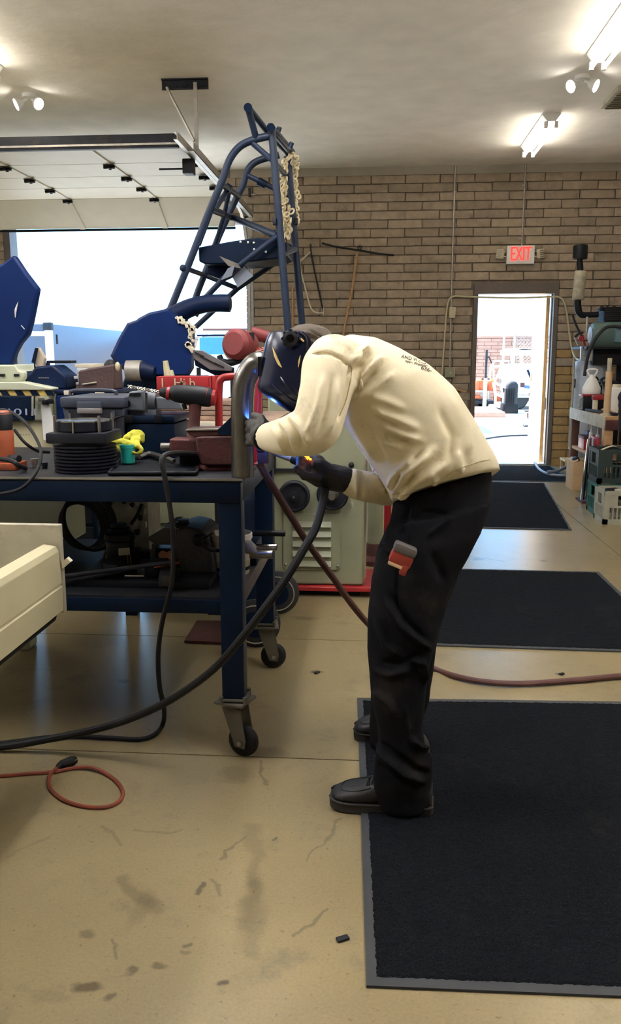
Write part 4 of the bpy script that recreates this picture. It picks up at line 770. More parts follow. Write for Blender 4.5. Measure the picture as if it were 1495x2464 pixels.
bev(prism_px([(350, 1297), (395, 1270), (425, 1272), (428, 1312), (372, 1310), (358, 1300)], 3.0, .02).build('folded_panel', M('dull_steel_sheet', (104, 104, 104), .5, metal=.3, var=.15), gp), .002); bev(prism_px([(365, 1310), (372, 1310), (375, 1384), (366, 1384)], 3.0, .02).build('flange', M('dull_steel_sheet', (0,)*3), gp), .001)
eb = thing('engine_block', 'dark greasy engine block with a filler cap on the lower shelf beside the bucket', 'engine', ons(462, 1395)); 
bev(prism_px([(425, 1275), (450, 1268), (480, 1275), (500, 1290), (512, 1335), (520, 1400), (470, 1412), (440, 1395), (422, 1340)], 2.86, .22).build('block', M('greasy_iron', (48, 48, 50), .55, var=.3, scale=14, bump=.3), eb), .008); MB().lathe([(.03, 0), (.03, .014), (.02, .018), (.02, .028), (.001, .028)], P(442, 1268, 2.95), n=18).build('filler_cap', m_blackp, eb); MB().sph(P(478, 1300, 2.85), (.022, .02, .022)).build('valve_knob', m_black, eb); MB().tube([P(480, 1302, 2.85), P(505, 1322, 2.83), P(520, 1322, 2.84)], .008, 8, 3).build('linkage', m_dsteel, eb)
MB().tube([P(486, 1300, 2.84), P(512, 1283, 2.86)], .004, 6).build('dipstick', m_chrome, eb)
for i, (a, b_, r, lab) in enumerate([((150, 1387), (420, 1352), .008, 'long dark round bar slanting across the lower shelf'), ((150, 1406), (300, 1372), .012, 'thick black bar slanting across the lower shelf, nearest the tub'), ((300, 1385), (385, 1386), .006, 'thin bright steel rod at mid shelf'), ((370, 1365), (430, 1354), .006, 'short copper coloured rod on the lower shelf'), ((150, 1428), (326, 1428), .008, 'rusty round bar along the front of the lower shelf'), ((332, 1432), (470, 1433), .005, 'thin bright rod along the front of the lower shelf')]):
    p, q = P(*a, 2.70+.02*i), P(*b_, 2.75+.02*i); 
    o = MB().tube([p, q], r, 10).build('steel_bar', (m_dsteel, m_blackp, m_chrome, M('copper', (0,)*3), M('rusty_steel', (120, 88, 66), .6, metal=.3, var=.25), m_steel)[i]); tag(o, lab, 'bar')
sq = MB(); p = P(402, 1388, 2.72); sq.box(p, (.05, .12, .035), .2, .003); o = sq.build('square_tube', m_dsteel); tag(o, 'short square steel tube lying on the lower shelf with its dark open end out', 'tube'); 
ct = thing('parts_tray', 'black oily tray of fittings on the lower shelf between the motor and the block', 'tray', ons(250, 1405)); lo = ons(165, 1420); hi = ons(500, 1395)
MB().b2((lo.x, 2.72, SZ), (P(495, 1080, 2.72).x, 3.2, SZ+.025), .004).build('tray', m_blackp, ct)
random.seed(3)
for k in range(26):
    x = lo.x+.02+random.random()*.36; y = 2.78+random.random()*.3; s_ = random.uniform(.02, .05); MB().box((x, y, SZ+.025+s_*.5), (s_*1.4, s_, s_), random.random()*3, .004).build('fitting', (m_dsteel, m_blackp, m_black, m_dsteel)[k % 4], ct)
cl = thing('coil_pack', 'pair of copper faced solenoids on the lower shelf under the grey sheet', 'solenoid', ons(400, 1350)); cl.location = P(398, 1345, 2.9); 
for x in (392, 410): MB().cyl(P(x, 1336, 2.88), P(x, 1336, 2.98), .016).build('coil', M('copper_dull', (150, 104, 80), .5, metal=.5, var=.2), cl)
MB().b2((P(385, 1080, 2.9).x, 2.9, SZ+.024), (P(418, 1080, 2.9).x, 2.99, P(0, 1345, 2.9).z)).build('mount', m_dsteel, cl)
# pipes sticking out at the right of the shelf
for i, (a, b_, Y, r, mt_, lab) in enumerate([((560, 1283), (686, 1284), 3.1, .011, m_blackp, 'black pipe end sticking out right of the bench leg, topmost of three'), ((560, 1318), (666, 1317), 3.0, .013, m_chrome, 'bright chrome pipe end sticking out right of the bench leg'), ((560, 1334), (656, 1334), 2.95, .016, m_steel, 'short open steel pipe end below the chrome one')]):
    o = MB().tube([P(*a, Y), P(*b_, Y)], r, 16, cap=True).build('pipe_offcut', mt_); MB().tube([P(*b_, Y)-Vector((.002, 0, 0)), P(*b_, Y)+Vector((.0015, 0, 0))], r*.78, 14).build('bore', m_black, o); tag(o, lab, 'pipe')
o = thing('pipe_rack', 'dark angle bracket rack carrying the pipe ends on the shelf', 'rack', (P(575, 1080, 3.0).x, 3.0, SZ)); MB().b2((P(556, 1080, 3.0).x, 2.9, SZ), (P(566, 1080, 3.0).x, 3.16, P(0, 1340, 3).z+.0)).build('upright', m_dsteel, o); MB().b2((P(556, 1080, 3.0).x, 3.05, SZ), (P(610, 1080, 3.0).x, 3.2, P(0, 1290, 3.1).z), .01).build('box', m_navyd, o)
tag(MB().sph(P(600, 1318, 2.9), (.024, .03, .024)).caps(P(594, 1312, 2.9), P(612, 1330, 2.88), .018, .012).union('rag', M('grey_rag', (124, 118, 106), .9, var=.2), None, .004, 2, lambda me: [setattr(v, 'co', v.co+v.normal*noise.noise(v.co*60)*.006) for v in me.vertices]), 'crumpled grey rag stuffed beside the pipe ends', 'rag')
# gas bottle on a two wheeled cart behind the bench
gy = thing('gas_cylinder', 'navy gas cylinder with a domed top standing behind the bench leg', 'gas cylinder', (P(577, 1200, 4.0).x, 4.0, .12)); c = gy.location; top_ = P(0, 1152, 4.0).z-.12
MB().lathe([(.001, 0), (.118, 0), (.122, .01), (.122, top_-.09), (.105, top_-.04), (.07, top_-.012), (.035, top_), (.001, top_)], c, n=32).build('shell', m_navyd, gy); MB().lathe([(.02, top_), (.02, top_+.03), (.001, top_+.03)], c, n=12).build('valve', m_steel, gy); MB().torus(c+Vector((0, 0, .35)), .124, .006, (0, 0, 1), 32).build('strap', m_dsteel, gy)
ca = thing('cylinder_cart', 'two wheeled cylinder cart with grey rimmed wheels behind the bench leg', 'cart', (c.x, 4.0, 0)); 
for Y, wx in ((3.72, -.545), (4.24, -.505)):
    wr = .115; w_ = MB(); wc = Vector((wx, Y, wr)); w_.lathe([(.03, -.025), (.085, -.025), (.10, -.02), (wr, -.008), (wr, .008), (.10, .02), (.085, .025), (.03, .025)], wc, 'Y', 32); wo = w_.build('wheel', m_tyre, ca); MB().lathe([(.001, -.03), (.05, -.028), (.075, -.022), (.075, .022), (.05, .028), (.001, .03)], wc, 'Y', 28).build('rim', m_navyd, wo); MB().torus(wc+Vector((0, -.024, 0)), .09, .003, (0, 1, 0), 32, 6).build('sidewall_line', m_greyst, wo); MB().lathe([(.001, -.036), (.016, -.036), (.016, -.028)], wc, 'Y', 14).build('hub', m_white, wo)
MB().cyl((-.545, 3.70, .115), (-.505, 4.26, .115), .012).build('axle', m_steel, ca); MB().b2((c.x-.14, 3.86, .105), (c.x+.13, 4.14, .12)).build('toe_plate', m_dsteel, ca); 
for Y in (3.9, 4.1): MB().tube([(c.x+.135, Y, .1), (c.x+.135, Y, .66)], .012, 8).build('upright', m_navyd, ca)
MB().tube([(c.x+.135, 3.9, .66), (c.x+.135, 4.1, .66)], .012, 8).build('crossbar', m_navyd, ca)
# rusty plate on the floor under the bench
rp = [at(x, y, z=0) for x, y in ((444, 1548), (560, 1553), (560, 1500), (474, 1499))]; tag(MB().prism([p+Vector((0, 0, .002)) for p in rp], (0, 0, .012)).build('steel_plate', m_rust, smooth=False), 'flat rust brown steel plate lying on the floor under the bench', 'plate')
# small loose hardware between the larger things
for i, (x, y, r, h, mt_, lab) in enumerate([(86, 1124, .016, .03, m_galv, 'small galvanised socket beside the orange jack base'), (108, 1128, .011, .022, m_dsteel, 'tiny dark nut shaped socket left of the finned cylinder'), (276, 1128, .012, .026, m_steel, 'small bare steel socket right of the finned cylinder'), (388, 1092, .018, .03, m_blackp, 'short black socket standing behind the pliers')]):
    t = thing('socket', lab, 'socket', onb(x, y)); MB().lathe([(r*.6, h), (r, h), (r, h*.45), (r*.82, h*.4), (r*.82, 0), (.001, 0)], t.location, n=16).build('barrel', mt_, t); MB().lathe([(.001, h*.5), (r*.6, h*.5), (r*.6, h*.99)], t.location, n=6).build('hex_bore', m_black, t)
# ---------------- behind the bench ----------------
rb = thing('rear_workbench', 'long wood topped bench standing behind the steel workbench', 'workbench', (P(400, 1000, 3.8).x, 3.9, 0)); RZ = 1.06; rx0, rx1 = P(152, 1000, 3.5).x, P(655, 1000, 3.5).x
yy = 3.5
while yy < 4.25:
    MB().b2((rx0, yy, RZ-.035), (rx1, yy+.147, RZ+random.uniform(-.002, .002)), .004).build('plank', m_plank, rb); yy += .15
MB().b2((rx0, 3.49, RZ-.055), (rx1, 3.5, RZ+.002), .002).build('edge_strip', m_offw, rb); MB().b2((rx0, 3.52, RZ-.17), (rx1-.01, 3.55, RZ-.035)).build('apron', m_navyd, rb)
for x, y in ((rx0+.06, 4.18), (-.60, 3.56), (-.665, 4.215)): MB().b2((x-.03, y-.03, 0), (x+.03, y+.03, RZ-.035), .003).build('leg', m_navyd, rb)
# grey green machine cabinet with two flanged wheels
cb = thing('machine_cabinet', 'chipped grey green machine cabinet with louvres and two dark flanged wheels', 'machine', (P(765, 1000, 4.6).x, 4.85, 0)); x0, x1 = P(648, 1300, 4.6).x, P(876, 1300, 4.6).x
bev(MB().b2((x0, 4.6, .062), (x1, 4.96, P(700, 918, 4.6).z)).build('body', m_greeng, cb), .012)
bev(MB().b2((x0-.03, 4.56, .035), (x1+.09, 4.99, .06)).build('red_skid', m_red, cb), .004); MB().b2((x0+.03, 4.62, 0), (x1-.02, 4.95, .036)).build('plinth', m_black, cb)
q = [(682, 1235), (820, 1235), (820, 1366), (814, 1371), (688, 1371), (682, 1364)]; bev(MB().prism([P(x, y, 4.598) for x, y in q], (0, -.008, 0)).build('louvre_panel', m_greeng, cb), .002)
for y in (1252, 1275, 1298, 1321, 1344):
    z = P(0, y, 4.59).z; xa, xb = P(703, 1000, 4.59).x, P(798, 1000, 4.59).x
    MB().loft([[Vector((x, 4.591, z+.018)), Vector((x, 4.572, z-.012)), Vector((x, 4.576, z-.016)), Vector((x, 4.591, z-.014))] for x in (xa, xa+.02, xb-.02, xb)]).build('louvre', m_greeng, cb, smooth=False)
for x, y in ((688, 1358), (813, 1362)): MB().sph(P(x, y, 4.585), .008, 10, 6).build('screw', m_chrome, cb)
for x, y, r, hub in ((707, 1196, .088, 0), (800, 1192, .088, 1)):
    c = P(x, y, 4.53); w_ = MB().lathe([(.02, .05), (r-.012, .05), (r, .042), (r, .02), (r-.01, .012), (r-.018, .014), (r-.02, .022), (.03, .022), (.028, .005), (.001, .005)], c, 'Y', 36).build('flanged_wheel', m_dsteel, cb)
    MB().torus(c+Vector((0, .018, 0)), r-.014, .004, (0, 1, 0), 36, 6).build('rim_line', m_greyst, w_); MB().lathe([(.001, -.012), (.008, -.012), (.01, -.005), (.01, .01)], c, 'Y', 12).build('nut', m_chrome, w_)
    if hub: MB().lathe([(.011, -.05), (.018, -.05), (.02, -.03), (.034, -.01), (.036, .02)], c, 'Y', 20).build('hub', m_steel, w_)
q = [P(x, y, 4.598) for x, y in ((664, 1095), (722, 1095), (722, 1128), (664, 1128))]; bev(MB().prism(q, (0, -.006, 0)).build('access_plate', m_greeng, cb), .002); MB().b2(tuple(P(658, 1132, 4.597)), tuple(P(740, 1128, 4.58))).build('slide_rail', m_dsteel, cb); MB().b2(tuple(P(655, 1140, 4.597)), tuple(P(662, 1078, 4.57))).build('slide_rail', m_dsteel, cb)
MB().sph(P(846, 1119, 4.59), (.016, .02, .016), 12, 8).build('knob', m_black, cb)
MB().b2((x1, 4.63, .1), (x1+.012, 4.9, .62)).build('bright_side_trim', m_chrome, cb); MB().box((x1+.012, 4.64, .6), (.02, .03, .035), None, .003).build('hinge_block', m_black, cb)
# second pale cabinet behind the shelf
c2 = thing('pale_cabinet', 'pale grey green steel cabinet seen under the bench top beyond the shelf', 'cabinet', (P(470, 1000, 4.7).x, 4.9, 0)); xa, xb = P(338, 1250, 4.7).x, P(560, 1000, 4.7).x
bev(MB().b2((xa, 4.7, .03), (xb, 5.05, .72)).build('body', m_greeng, c2), .01); MB().b2((xa+.02, 4.692, .38), (xb-.02, 4.70, .385)).build('seam', m_dsteel, c2); MB().b2((xa+.03, 4.73, 0), (xb-.03, 5.0, .03)).build('plinth', m_black, c2)
tag(MB().prism([P(x, y, 4.66) for x, y in ((398, 1262), (425, 1245), (440, 1244), (418, 1262))], (0, .02, 0)).b2(P(396, 1268, 4.6), P(470, 1262, 4.66)).b2((P(430, 1000, 4.63).x-.012, 4.62, 0), (P(430, 1000, 4.63).x+.012, 4.65, P(0, 1266, 4.63).z)).build('small_stand', m_dsteel), 'small dark steel stand in front of the pale cabinet', 'stand')
tcb = thing('added_dark_chest', 'added black chest blocking the bright view behind the hose coil', 'added chest', (P(195, 1250, 4.4).x, 4.6, 0)); xa, xb = P(96, 1300, 4.4).x, P(236, 1300, 4.4).x  # chest added to block bright sky reflections showing under the bench
bev(MB().b2((xa, 4.4, .06), (xb, 4.8, .80)).build('added_chest_carcass', m_navyd, tcb), .008)
for k in range(4): bev(MB().b2((xa+.02, 4.385, .10+k*.17), (xb-.02, 4.40, .25+k*.17)).build('added_chest_drawer', m_blackp, tcb), .003)
for x in (xa+.05, xb-.05):
    for y in (4.46, 4.74): MB().lathe([(.001, -.015), (.03, -.015), (.03, .015), (.001, .015)], (x, y, .031), 'Y', 14).build('added_chest_caster', m_black, tcb)
# cream standing column with a red foot, right of the cabinet
pc = thing('cream_column', 'chipped cream steel column with a dull red foot right of the machine cabinet', 'column', (P(905, 1000, 5.4).x, 5.4, 0)); c = Vector((P(906, 1000, 5.4).x, 5.4, 0)); zb = P(0, 1292, 5.4).z
MB().lathe([(.05, zb), (.052, zb+.02), (.052, 1.0), (.04, 1.03), (.001, 1.03)], c, n=24).build('column', m_greeng, pc); MB().lathe([(.12, 0), (.12, .03), (.08, .06), (.065, zb), (.001, zb)], c, n=24).build('foot', m_rust, pc)
tag(MB().b2((P(928, 1000, 5.6).x, 5.6, 0), (P(945, 1000, 5.6).x, 5.7, .98)).b2((P(928, 1000, 5.6).x-.03, 5.57, 0), (P(945, 1000, 5.6).x+.03, 5.73, .02)).build('red_post', m_red), 'red steel post standing close beside the cream column', 'post')
# ---- the pale green machine at the left, hazard stripe and counter ----
gmn = thing('green_machine', 'pale green machine with black and yellow hazard stripe and number counter, left of the bench', 'machine', (P(30, 1000, 3.62).x, 3.8, 0)); Y = 3.56
xl = P(-220, 1000, Y).x
bev(MB().b2((xl, Y+.03, 0), (P(60, 1500, Y).x, Y+.13, P(0, 1150, Y).z)).build('pedestal', m_mach, gmn), .015)
bev(MB().b2((xl, Y+.03, .50), (P(149, 1230, Y).x, Y+.30, P(0, 1150, Y).z)).build('pedestal_head', m_mach, gmn), .012)
bev(MB().b2((xl, Y, P(0, 1160, Y).z), (P(128, 1000, Y).x, 4.05, P(0, 1010, Y).z)).build('body', m_cream, gmn), .012)
bev(MB().b2((xl, Y-.01, P(0, 1012, Y).z), (P(124, 1000, Y).x, 4.05, P(0, 938, Y).z)).build('head', m_mach, gmn), .008)
bev(MB().prism([P(x, y, Y-.02) for x, y in ((-230, 920), (50, 919), (124, 934), (124, 939), (-230, 939))], (0, .5, 0)).build('sloped_top', m_mach, gmn), .004)
bev(MB().prism([P(x, y, Y+.02) for x, y in ((-230, 878), (36, 878), (44, 892), (56, 896), (57, 908), (50, 919), (-230, 919))], (0, .4, 0)).build('upper_housing', m_mach, gmn), .006)
for x in (6, 40): MB().box(P(x, 903, Y+.012), (.018, .02, .012), None, .002).build('bracket', m_black, gmn)
MB().prism([P(x, y, Y-.012) for x, y in ((-230, 939), (123, 939), (122, 952), (-230, 952))], (0, .01, 0)).build('stripe_yellow', M('hazard_yellow', (196, 168, 92), .5, var=.15), gmn, smooth=False)
for k in range(-3, 4):
    x = 2+k*36 if k > -10 else 0; MB().prism([P(a, b_, Y-.0145) for a, b_ in ((x-4, 939.5), (x+13, 939.5), (x+22, 951.5), (x+4, 951.5))], (0, .004, 0)).build('stripe_black', m_navyd, gmn, smooth=False)
cn = bev(MB().prism([P(x, y, Y-.03) for x, y in ((-230, 953), (80, 953), (80, 1012), (-230, 1012))], (0, .03, 0)).build('counter_box', m_navyd, gmn), .004)
V, F = text_mb('1011', .05, .001); o0 = P(53, 992, Y-.034)
MB().add([o0+Vector((v.x*1.5, -.001-v.z, v.y*.8)) for v in V], F).build('digits', M('dull_white_digit', (150, 160, 190), .6, var=.1), cn)
MB().prism([P(x, y, Y-.032) for x, y in ((78, 953), (81, 953), (81, 1000), (78, 1000))], (0, -.01, 0)).build('box_edge', m_greyst, cn)
bev(MB().prism([P(x, y, Y+.03) for x, y in ((124, 941), (139, 943), (139, 1000), (135, 1012), (124, 1014))], (0, .4, 0)).build('end_cover', m_mach, gmn), .01)
bev(MB().prism([P(x, y, Y-.016) for x, y in ((98, 972), (118, 975), (134, 1040), (134, 1062), (104, 1060), (100, 1010))], (0, .012, 0)).build('plastic_sheet', m_white, gmn), .003)
for x, y in ((100, 962), (110, 968), (122, 966)): MB().box(P(x, y, Y-.024), (.028, .02, .02), .3, .004).build('clamp_fitting', m_blackp if x != 100 else m_steel, gmn)
V, F = text_mb('- - - -', .02, .0005); o0 = P(60, 1045, Y-.002); MB().add([o0+Vector((v.x, -v.z, v.y)) for v in V], F).build('small_print', m_dsteel, gmn)
# navy body panel standing on the machine
bp_ = thing('body_panel', 'large glossy navy plastic body panel standing at the left edge of the photo', 'panel', (P(20, 878, 3.66).x, 3.68, P(0, 878, 3.66).z))
bev(prism_px([(-130, 640), (0, 637), (32, 613), (60, 655), (90, 694), (82, 735), (74, 775), (66, 805), (48, 826), (36, 848), (27, 878), (-130, 878)], 3.64, .05).build('shell', m_cowl, bp_), .01)
MB().tube([P(44, 726, 3.636), P(38, 745, 3.634), P(37, 764, 3.636)], [.001, .005, .002], 6, 4).build('slot', m_white, bp_); MB().tube([P(51, 783, 3.636), P(59, 792, 3.636)], .002, 6).build('slot', m_white, bp_)
# long navy case and things on the rear bench
lc = thing('long_case', 'long low navy case lying on the rear bench under the motor', 'case', (P(200, 1000, 3.58).x, 3.65, RZ)); a_, b_ = P(132, 938, 3.56), P(282, 938, 3.56); MB().b2((a_.x, 3.56, RZ+.003), (b_.x, 3.84, a_.z-.02), .01).build('lower_shell', m_cowl, lc); MB().b2((a_.x-.004, 3.555, a_.z-.018), (b_.x+.004, 3.845, a_.z), .01).build('lid', m_navy, lc)
for x in (165, 240): MB().box(P(x, 945, 3.55), (.04, .01, .02), None, .003).build('latch', m_offw, lc)
LZ = a_.z
sp_m = thing('grinder_motor', 'navy humped motor housing with a pale arrow shaped bracket on top', 'motor', (P(112, 1000, 3.68).x, 3.7, LZ)); 
bev(prism_px([(58, 938), (58, 895), (66, 892), (70, 900), (84, 882), (125, 878), (140, 890), (158, 905), (160, 938)], 3.62, .16).build('housing', m_navy, sp_m), .01)
bev(prism_px([(76, 872), (85, 837), (92, 836), (107, 862), (104, 884), (88, 886), (86, 875)], 3.66, .03).build('bracket', M('pale_bracket', (186, 172, 152), .6, var=.1), sp_m), .003); bev(prism_px([(75, 872), (84, 837), (91, 837), (83, 876), (86, 890), (82, 890), (81, 874)], 3.65, .01).build('bracket_edge', m_navyd, sp_m), .002); MB().tube([P(116, 868, 3.69), P(116, 884, 3.69)], [.006, .012], 10).build('spigot', m_navy, sp_m)
V, F = text_mb('-----', .03, .0005); o0 = P(105, 908, 3.617); MB().add([o0+Vector((v.x, -v.z, v.y)) for v in V], F).build('worn_print', m_greyst, sp_m)
ps = thing('paper_stack', 'stack of white papers and plates between the motor and the brown box', 'papers', (P(168, 925, 3.7).x, 3.74, LZ)); zz = LZ
for k in range(7):
    h = .014 if k < 5 else .02; MB().box((P(166+(k % 3)*2, 0, 3.7).x, 3.76, zz+h/2), (.10+.015*(k % 2), .13, h*.9), .1*(k % 3)-.1, .002).build('plate', m_paper if k % 2 else m_offw, ps); zz += h
MB().box((P(146, 1000, 3.7).x, 3.76, zz+.007), (.10, .1, .012), .1, .002).build('black_strip', m_black, ps)
bb_ = thing('brown_box', 'brown leather tool bag leaning on the navy cowl', 'bag', (P(232, 930, 3.6).x, 3.66, LZ)); bev(prism_px([(187, 938), (188, 892), (215, 886), (250, 880), (274, 876), (278, 938)], 3.6, .12).build('bag_body', M('brown_leather', (70, 50, 48), .65, var=.2, bump=.2), bb_), .008); MB().tube([P(198, 925, 3.595), P(232, 920, 3.595)], .003, 6).build('zip_line', m_greyst, bb_); MB().sph(P(266, 884, 3.66), (.03, .03, .035)).build('black_flap', m_blackp, bb_); MB().sph(P(283, 882, 3.6), (.011, .01, .02)).build('cream_tab', m_cream, bb_)
# red carton with lettering
zc0 = P(440, 962, 3.54).z; a_, b_ = P(376, 906, 3.54), P(502, 904, 3.54)
pk2 = thing('plank_stack', 'short stack of weathered boards under the red carton', 'boards', (P(450, 1000, 3.6).x, 3.64, RZ)); nb = 4; hb = (zc0-RZ-.002)/nb
for k in range(nb): MB().box(((a_.x+P(560, 980, 3.54).x)/2+.01*(k % 2), 3.65, RZ+.001+hb*(k+.5)), (P(560, 980, 3.54).x-a_.x, .22, hb*.9), .015*(k % 3)-.01, .003).build('board', m_plank, pk2)
rc = thing('red_carton', 'red carton with cream lettering behind the cordless drill', 'carton', (P(440, 950, 3.55).x, 3.62, zc0)); MB().b2((a_.x, 3.54, zc0+.001), (b_.x, 3.7, a_.z), .003).build('box', M('red_card', (150, 28, 32), .5, var=.08), rc)
for x in (503, 511): MB().b2((P(x, 930, 3.54).x, 3.54, zc0+.001), (P(x+6, 930, 3.54).x, 3.7, P(0, 905, 3.54).z), .002).build('flap', M('red_card', (0,)*3), rc)
for tx, px_ in (('I', 391), ('Hi', 432), ('n.b.', 455)):
    V, F = text_mb(tx, .055, .0005); o0 = P(px_, 922, 3.537); MB().add([o0+Vector((v.x, -v.z, v.y)) for v in V], F).build('lettering', m_cream, rc)
# slotted steel ramp plate
sr = thing('slotted_plate', 'grey slotted steel plate sloping down toward the red reel', 'steel plate', (P(510, 905, 3.75).x, 3.8, RZ)); pl_ = [(464, 842), (486, 843), (560, 884), (556, 893), (505, 890), (466, 862)]
bev(prism_px(pl_, 3.78, .02).build('plate', M('dull_steel_sheet', (0,)*3), sr), .002); bev(prism_px([(466, 862), (505, 890), (556, 893), (580, 920), (535, 912), (470, 880)], 3.8, .03).build('bent_side', m_navyd, sr), .003)
for x, y in ((492, 862), (512, 872), (528, 879), (480, 853)): MB().box(P(x, y, 3.777), (.045, .006, .006), Matrix.Rotation(.45, 3, 'Y'), .001).build('slot', m_black, sr)
for x in (480, 560): MB().b2((P(x, 1000, 3.8).x-.008, 3.8, RZ), (P(x, 1000, 3.8).x+.008, 3.82, P(0, 885, 3.8).z)).build('leg', m_dsteel, sr)
# red reel with grey drum and guard hoop
rl = thing('hose_reel', 'red cord reel with grey side wheel and curved black guard behind the pipe', 'reel', (P(590, 900, 3.9).x, 3.95, RZ)); c = P(570, 838, 3.88)
MB().lathe([(.001, -.03), (.055, -.03), (.06, -.02), (.06, .02)], c, (-.35, -1, .1), 28).build('grey_wheel', m_greyst, rl); MB().lathe([(.058, -.02), (.068, -.0), (.068, .10), (.05, .12)], P(592, 833, 3.9), (-.35, -1, .1), 28).build('red_drum', m_reelred, rl)
MB().tube([P(528, 855, 3.84), P(535, 870, 3.84), P(560, 872, 3.84), (P(590, 858, 3.84)), P(604, 830, 3.84), P(606, 800, 3.84)], [.012, .016, .016, .015, .014, .012], 10, 5).build('guard_hoop', m_dsteel, rl)
MB().tube([P(548, 852, 3.83), P(572, 843, 3.83), P(575, 860, 3.83), P(568, 815, 3.83)], .006, 8).build('crank', m_steel, rl); MB().tube([P(606, 800, 4.0), P(645, 812, 4.0)], .03, 14).build('red_arm', m_reelred, rl); MB().b2((P(585, 1000, 3.9).x, 3.88, RZ), (P(625, 1000, 3.9).x, 4.02, P(0, 868, 3.9).z), .008).build('stand', m_rust, rl)
for k in range(4): MB().tube([P(606+k*8, 838, 3.86), P(630+k*6, 860-k*6, 3.86)], .006, 6).build('cage_bar', m_red, rl)
for k in range(3): MB().tube([P(610, 848+k*7, 3.858), P(640, 838+k*6, 3.858)], .0045, 6).build('cage_bar', m_offw, rl)
# ---- the tubular chassis standing on end ----
ch = thing('tubular_chassis', 'blue tubular buggy chassis with navy engine cowl, standing on end behind the bench', 'chassis frame', (P(600, 1000, 5.3).x, 5.3, 0)); YN, YB = 5.05, 5.55; TR = .021
def T(name, pts, r=TR, k=0): return MB().tube([P(*p) for p in pts], r, 12, k).build(name, m_frameblue, ch)
def down(a, b): return [a, a+(b-a)*((a.z-.02)/(a.z-b.z))]
def flo(p): q = P(*p); q.z = .02; return q
a = [(411, 742, YN), (454, 636, YN), (507, 501, YN), (534, 437, YN), (552, 386, YN), (577, 353, YN), (612, 336, YN), (655, 326, YN)]
MB().tube([flo((330, 1000, YN))]+[P(355, 880, YN)]+[P(*p) for p in a], TR, 12, 5).build('near_hoop_tube', m_frameblue, ch)
b_ = [(471, 717, YB), (492, 661, YB), (522, 581, YB), (537, 546, YB), (567, 481, YB), (584, 448, YB), (592, 420, YB), (604, 399, YB), (626, 385, YB), (672, 373, YB)]
MB().tube([flo((425, 960, YB))]+[P(440, 820, YB)]+[P(*p) for p in b_], TR, 12, 5).build('far_hoop_tube', m_frameblue, ch)
MB().tube(down(P(654, 312, YN), P(694, 797, YN)), TR*1.05, 12).build('near_upright', m_frameblue, ch)
MB().tube(down(P(692, 376, YB), P(727.5, 784, YB)), TR*1.1, 12).build('far_upright', m_frameblue, ch)
T('top_tail_tube', [(597, 259, YN-.1), (617, 334, YN)], TR*.9); T('top_tail_tube', [(597, 259, YN-.1), (641, 314, YN+.2), (697, 372, YB)], TR*.9); T('top_cross_tube', [(652, 307, YN-.02), (702, 366, YB-.02)], TR*1.05)
for p, q in (((668, 322), (673, 306)), ((697, 357), (703, 343))): T('stub', [(*p, YN+.2), (*q, YN+.2)], .014)
T('brace', [(608, 345, YN), (658, 388, YN), (689, 423, YB)], .016); T('cross_bar', [(595, 422, YB), (694, 470, YB)], .017); T('cross_bar', [(531, 442, YN), (575, 472, YB)], .017)
for p, q, Yc in (((622, 436), (640, 445), YB), ((544, 449), (556, 457), YN+.2)): MB().tube([P(*p, Yc), P(*q, Yc)], .025, 12).build('collar', m_navyd, ch)
T('cross_bar', [(508, 503, YN), (560, 524, YB), (668, 567, YN)], .02); T('strut', [(545, 460, YN+.2), (516, 509, YN+.1)], .014); T('strut', [(551, 464, YN+.25), (540, 517, YN+.3), (518, 590, YB-.1)], .014)
T('diagonal', [(668, 568, YN), (547, 661, YN), (494, 717, YN+.1), (470, 760, YN+.1)], .017); T('diagonal', [(712, 600, YB), (672, 626, YB), (572, 694, YB), (471, 787, YB)], .017); T('cross_bar', [(441, 644, YN), (492, 662, YB), (574, 695, YB)], .015); T('seat_strut', [(507, 512, YN), (478, 590, YN)], .014)
T('cross_bar', [(680, 612, YN), (712, 600, YB)], .016)
MB().sph(P(440, 645, YN-.02), .02, 10, 7).build('stub_cap', m_frameblue, ch)
for x, y, Yc in ((597, 259, YN-.1), (652, 307, YN-.02)): MB().tube([P(x, y, Yc-.03), P(x, y, Yc+.02)], .024, 14).build('tube_end', m_navyd, ch)
for x, y, Yc in ((661, 533, YN), (713, 533, YB)): MB().box(P(x, y, Yc-.02), (.02, .03, .04), None, .004).build('lug', m_dsteel, ch)
bev(prism_px([(477, 595), (560, 580), (622, 571), (668, 578), (692, 584), (690, 612), (670, 622), (600, 630), (560, 634), (497, 636), (479, 629)], YN+.05, .38).build('battery_tray', m_navyd, ch), .008)
for x, y in ((579, 582), (597, 583), (612, 600), (640, 606), (611, 584)): MB().sph(P(x, y, YN+.045), .007, 8, 6).build('bolt', m_white, ch)
bev(prism_px([(690, 583), (703, 590), (692, 616), (684, 612)], YB-.2, .12).build('tray_bracket', m_navyd, ch), .004)
bev(prism_px([(497, 632), (560, 622), (588, 640), (556, 660), (530, 672), (500, 660)], YN+.2, .16).build('control_box', m_navy, ch), .006)
MB().prism([P(*p) for p in ((528, 616, YN-.03), (572, 634, YN-.03), (580, 646, YN-.02), (550, 640, YN-.02))], (0, .006, 0)).build('loose_card', m_galv, ch); bev(MB().prism([P(*p) for p in ((548, 646, YN-.03), (565, 638, YN-.03), (558, 664, YN-.02), (532, 674, YN-.02))], (0, .006, 0)).build('loose_card', M('grey_card', (120, 128, 142), .7, var=.1), ch), .001); MB().prism([P(*p) for p in ((560, 668, YN+.03), (588, 640, YN+.03), (610, 664, YN+.03), (572, 692, YN+.03))], (0, .006, 0)).build('loose_card', M('grey_card', (0,)*3), ch)
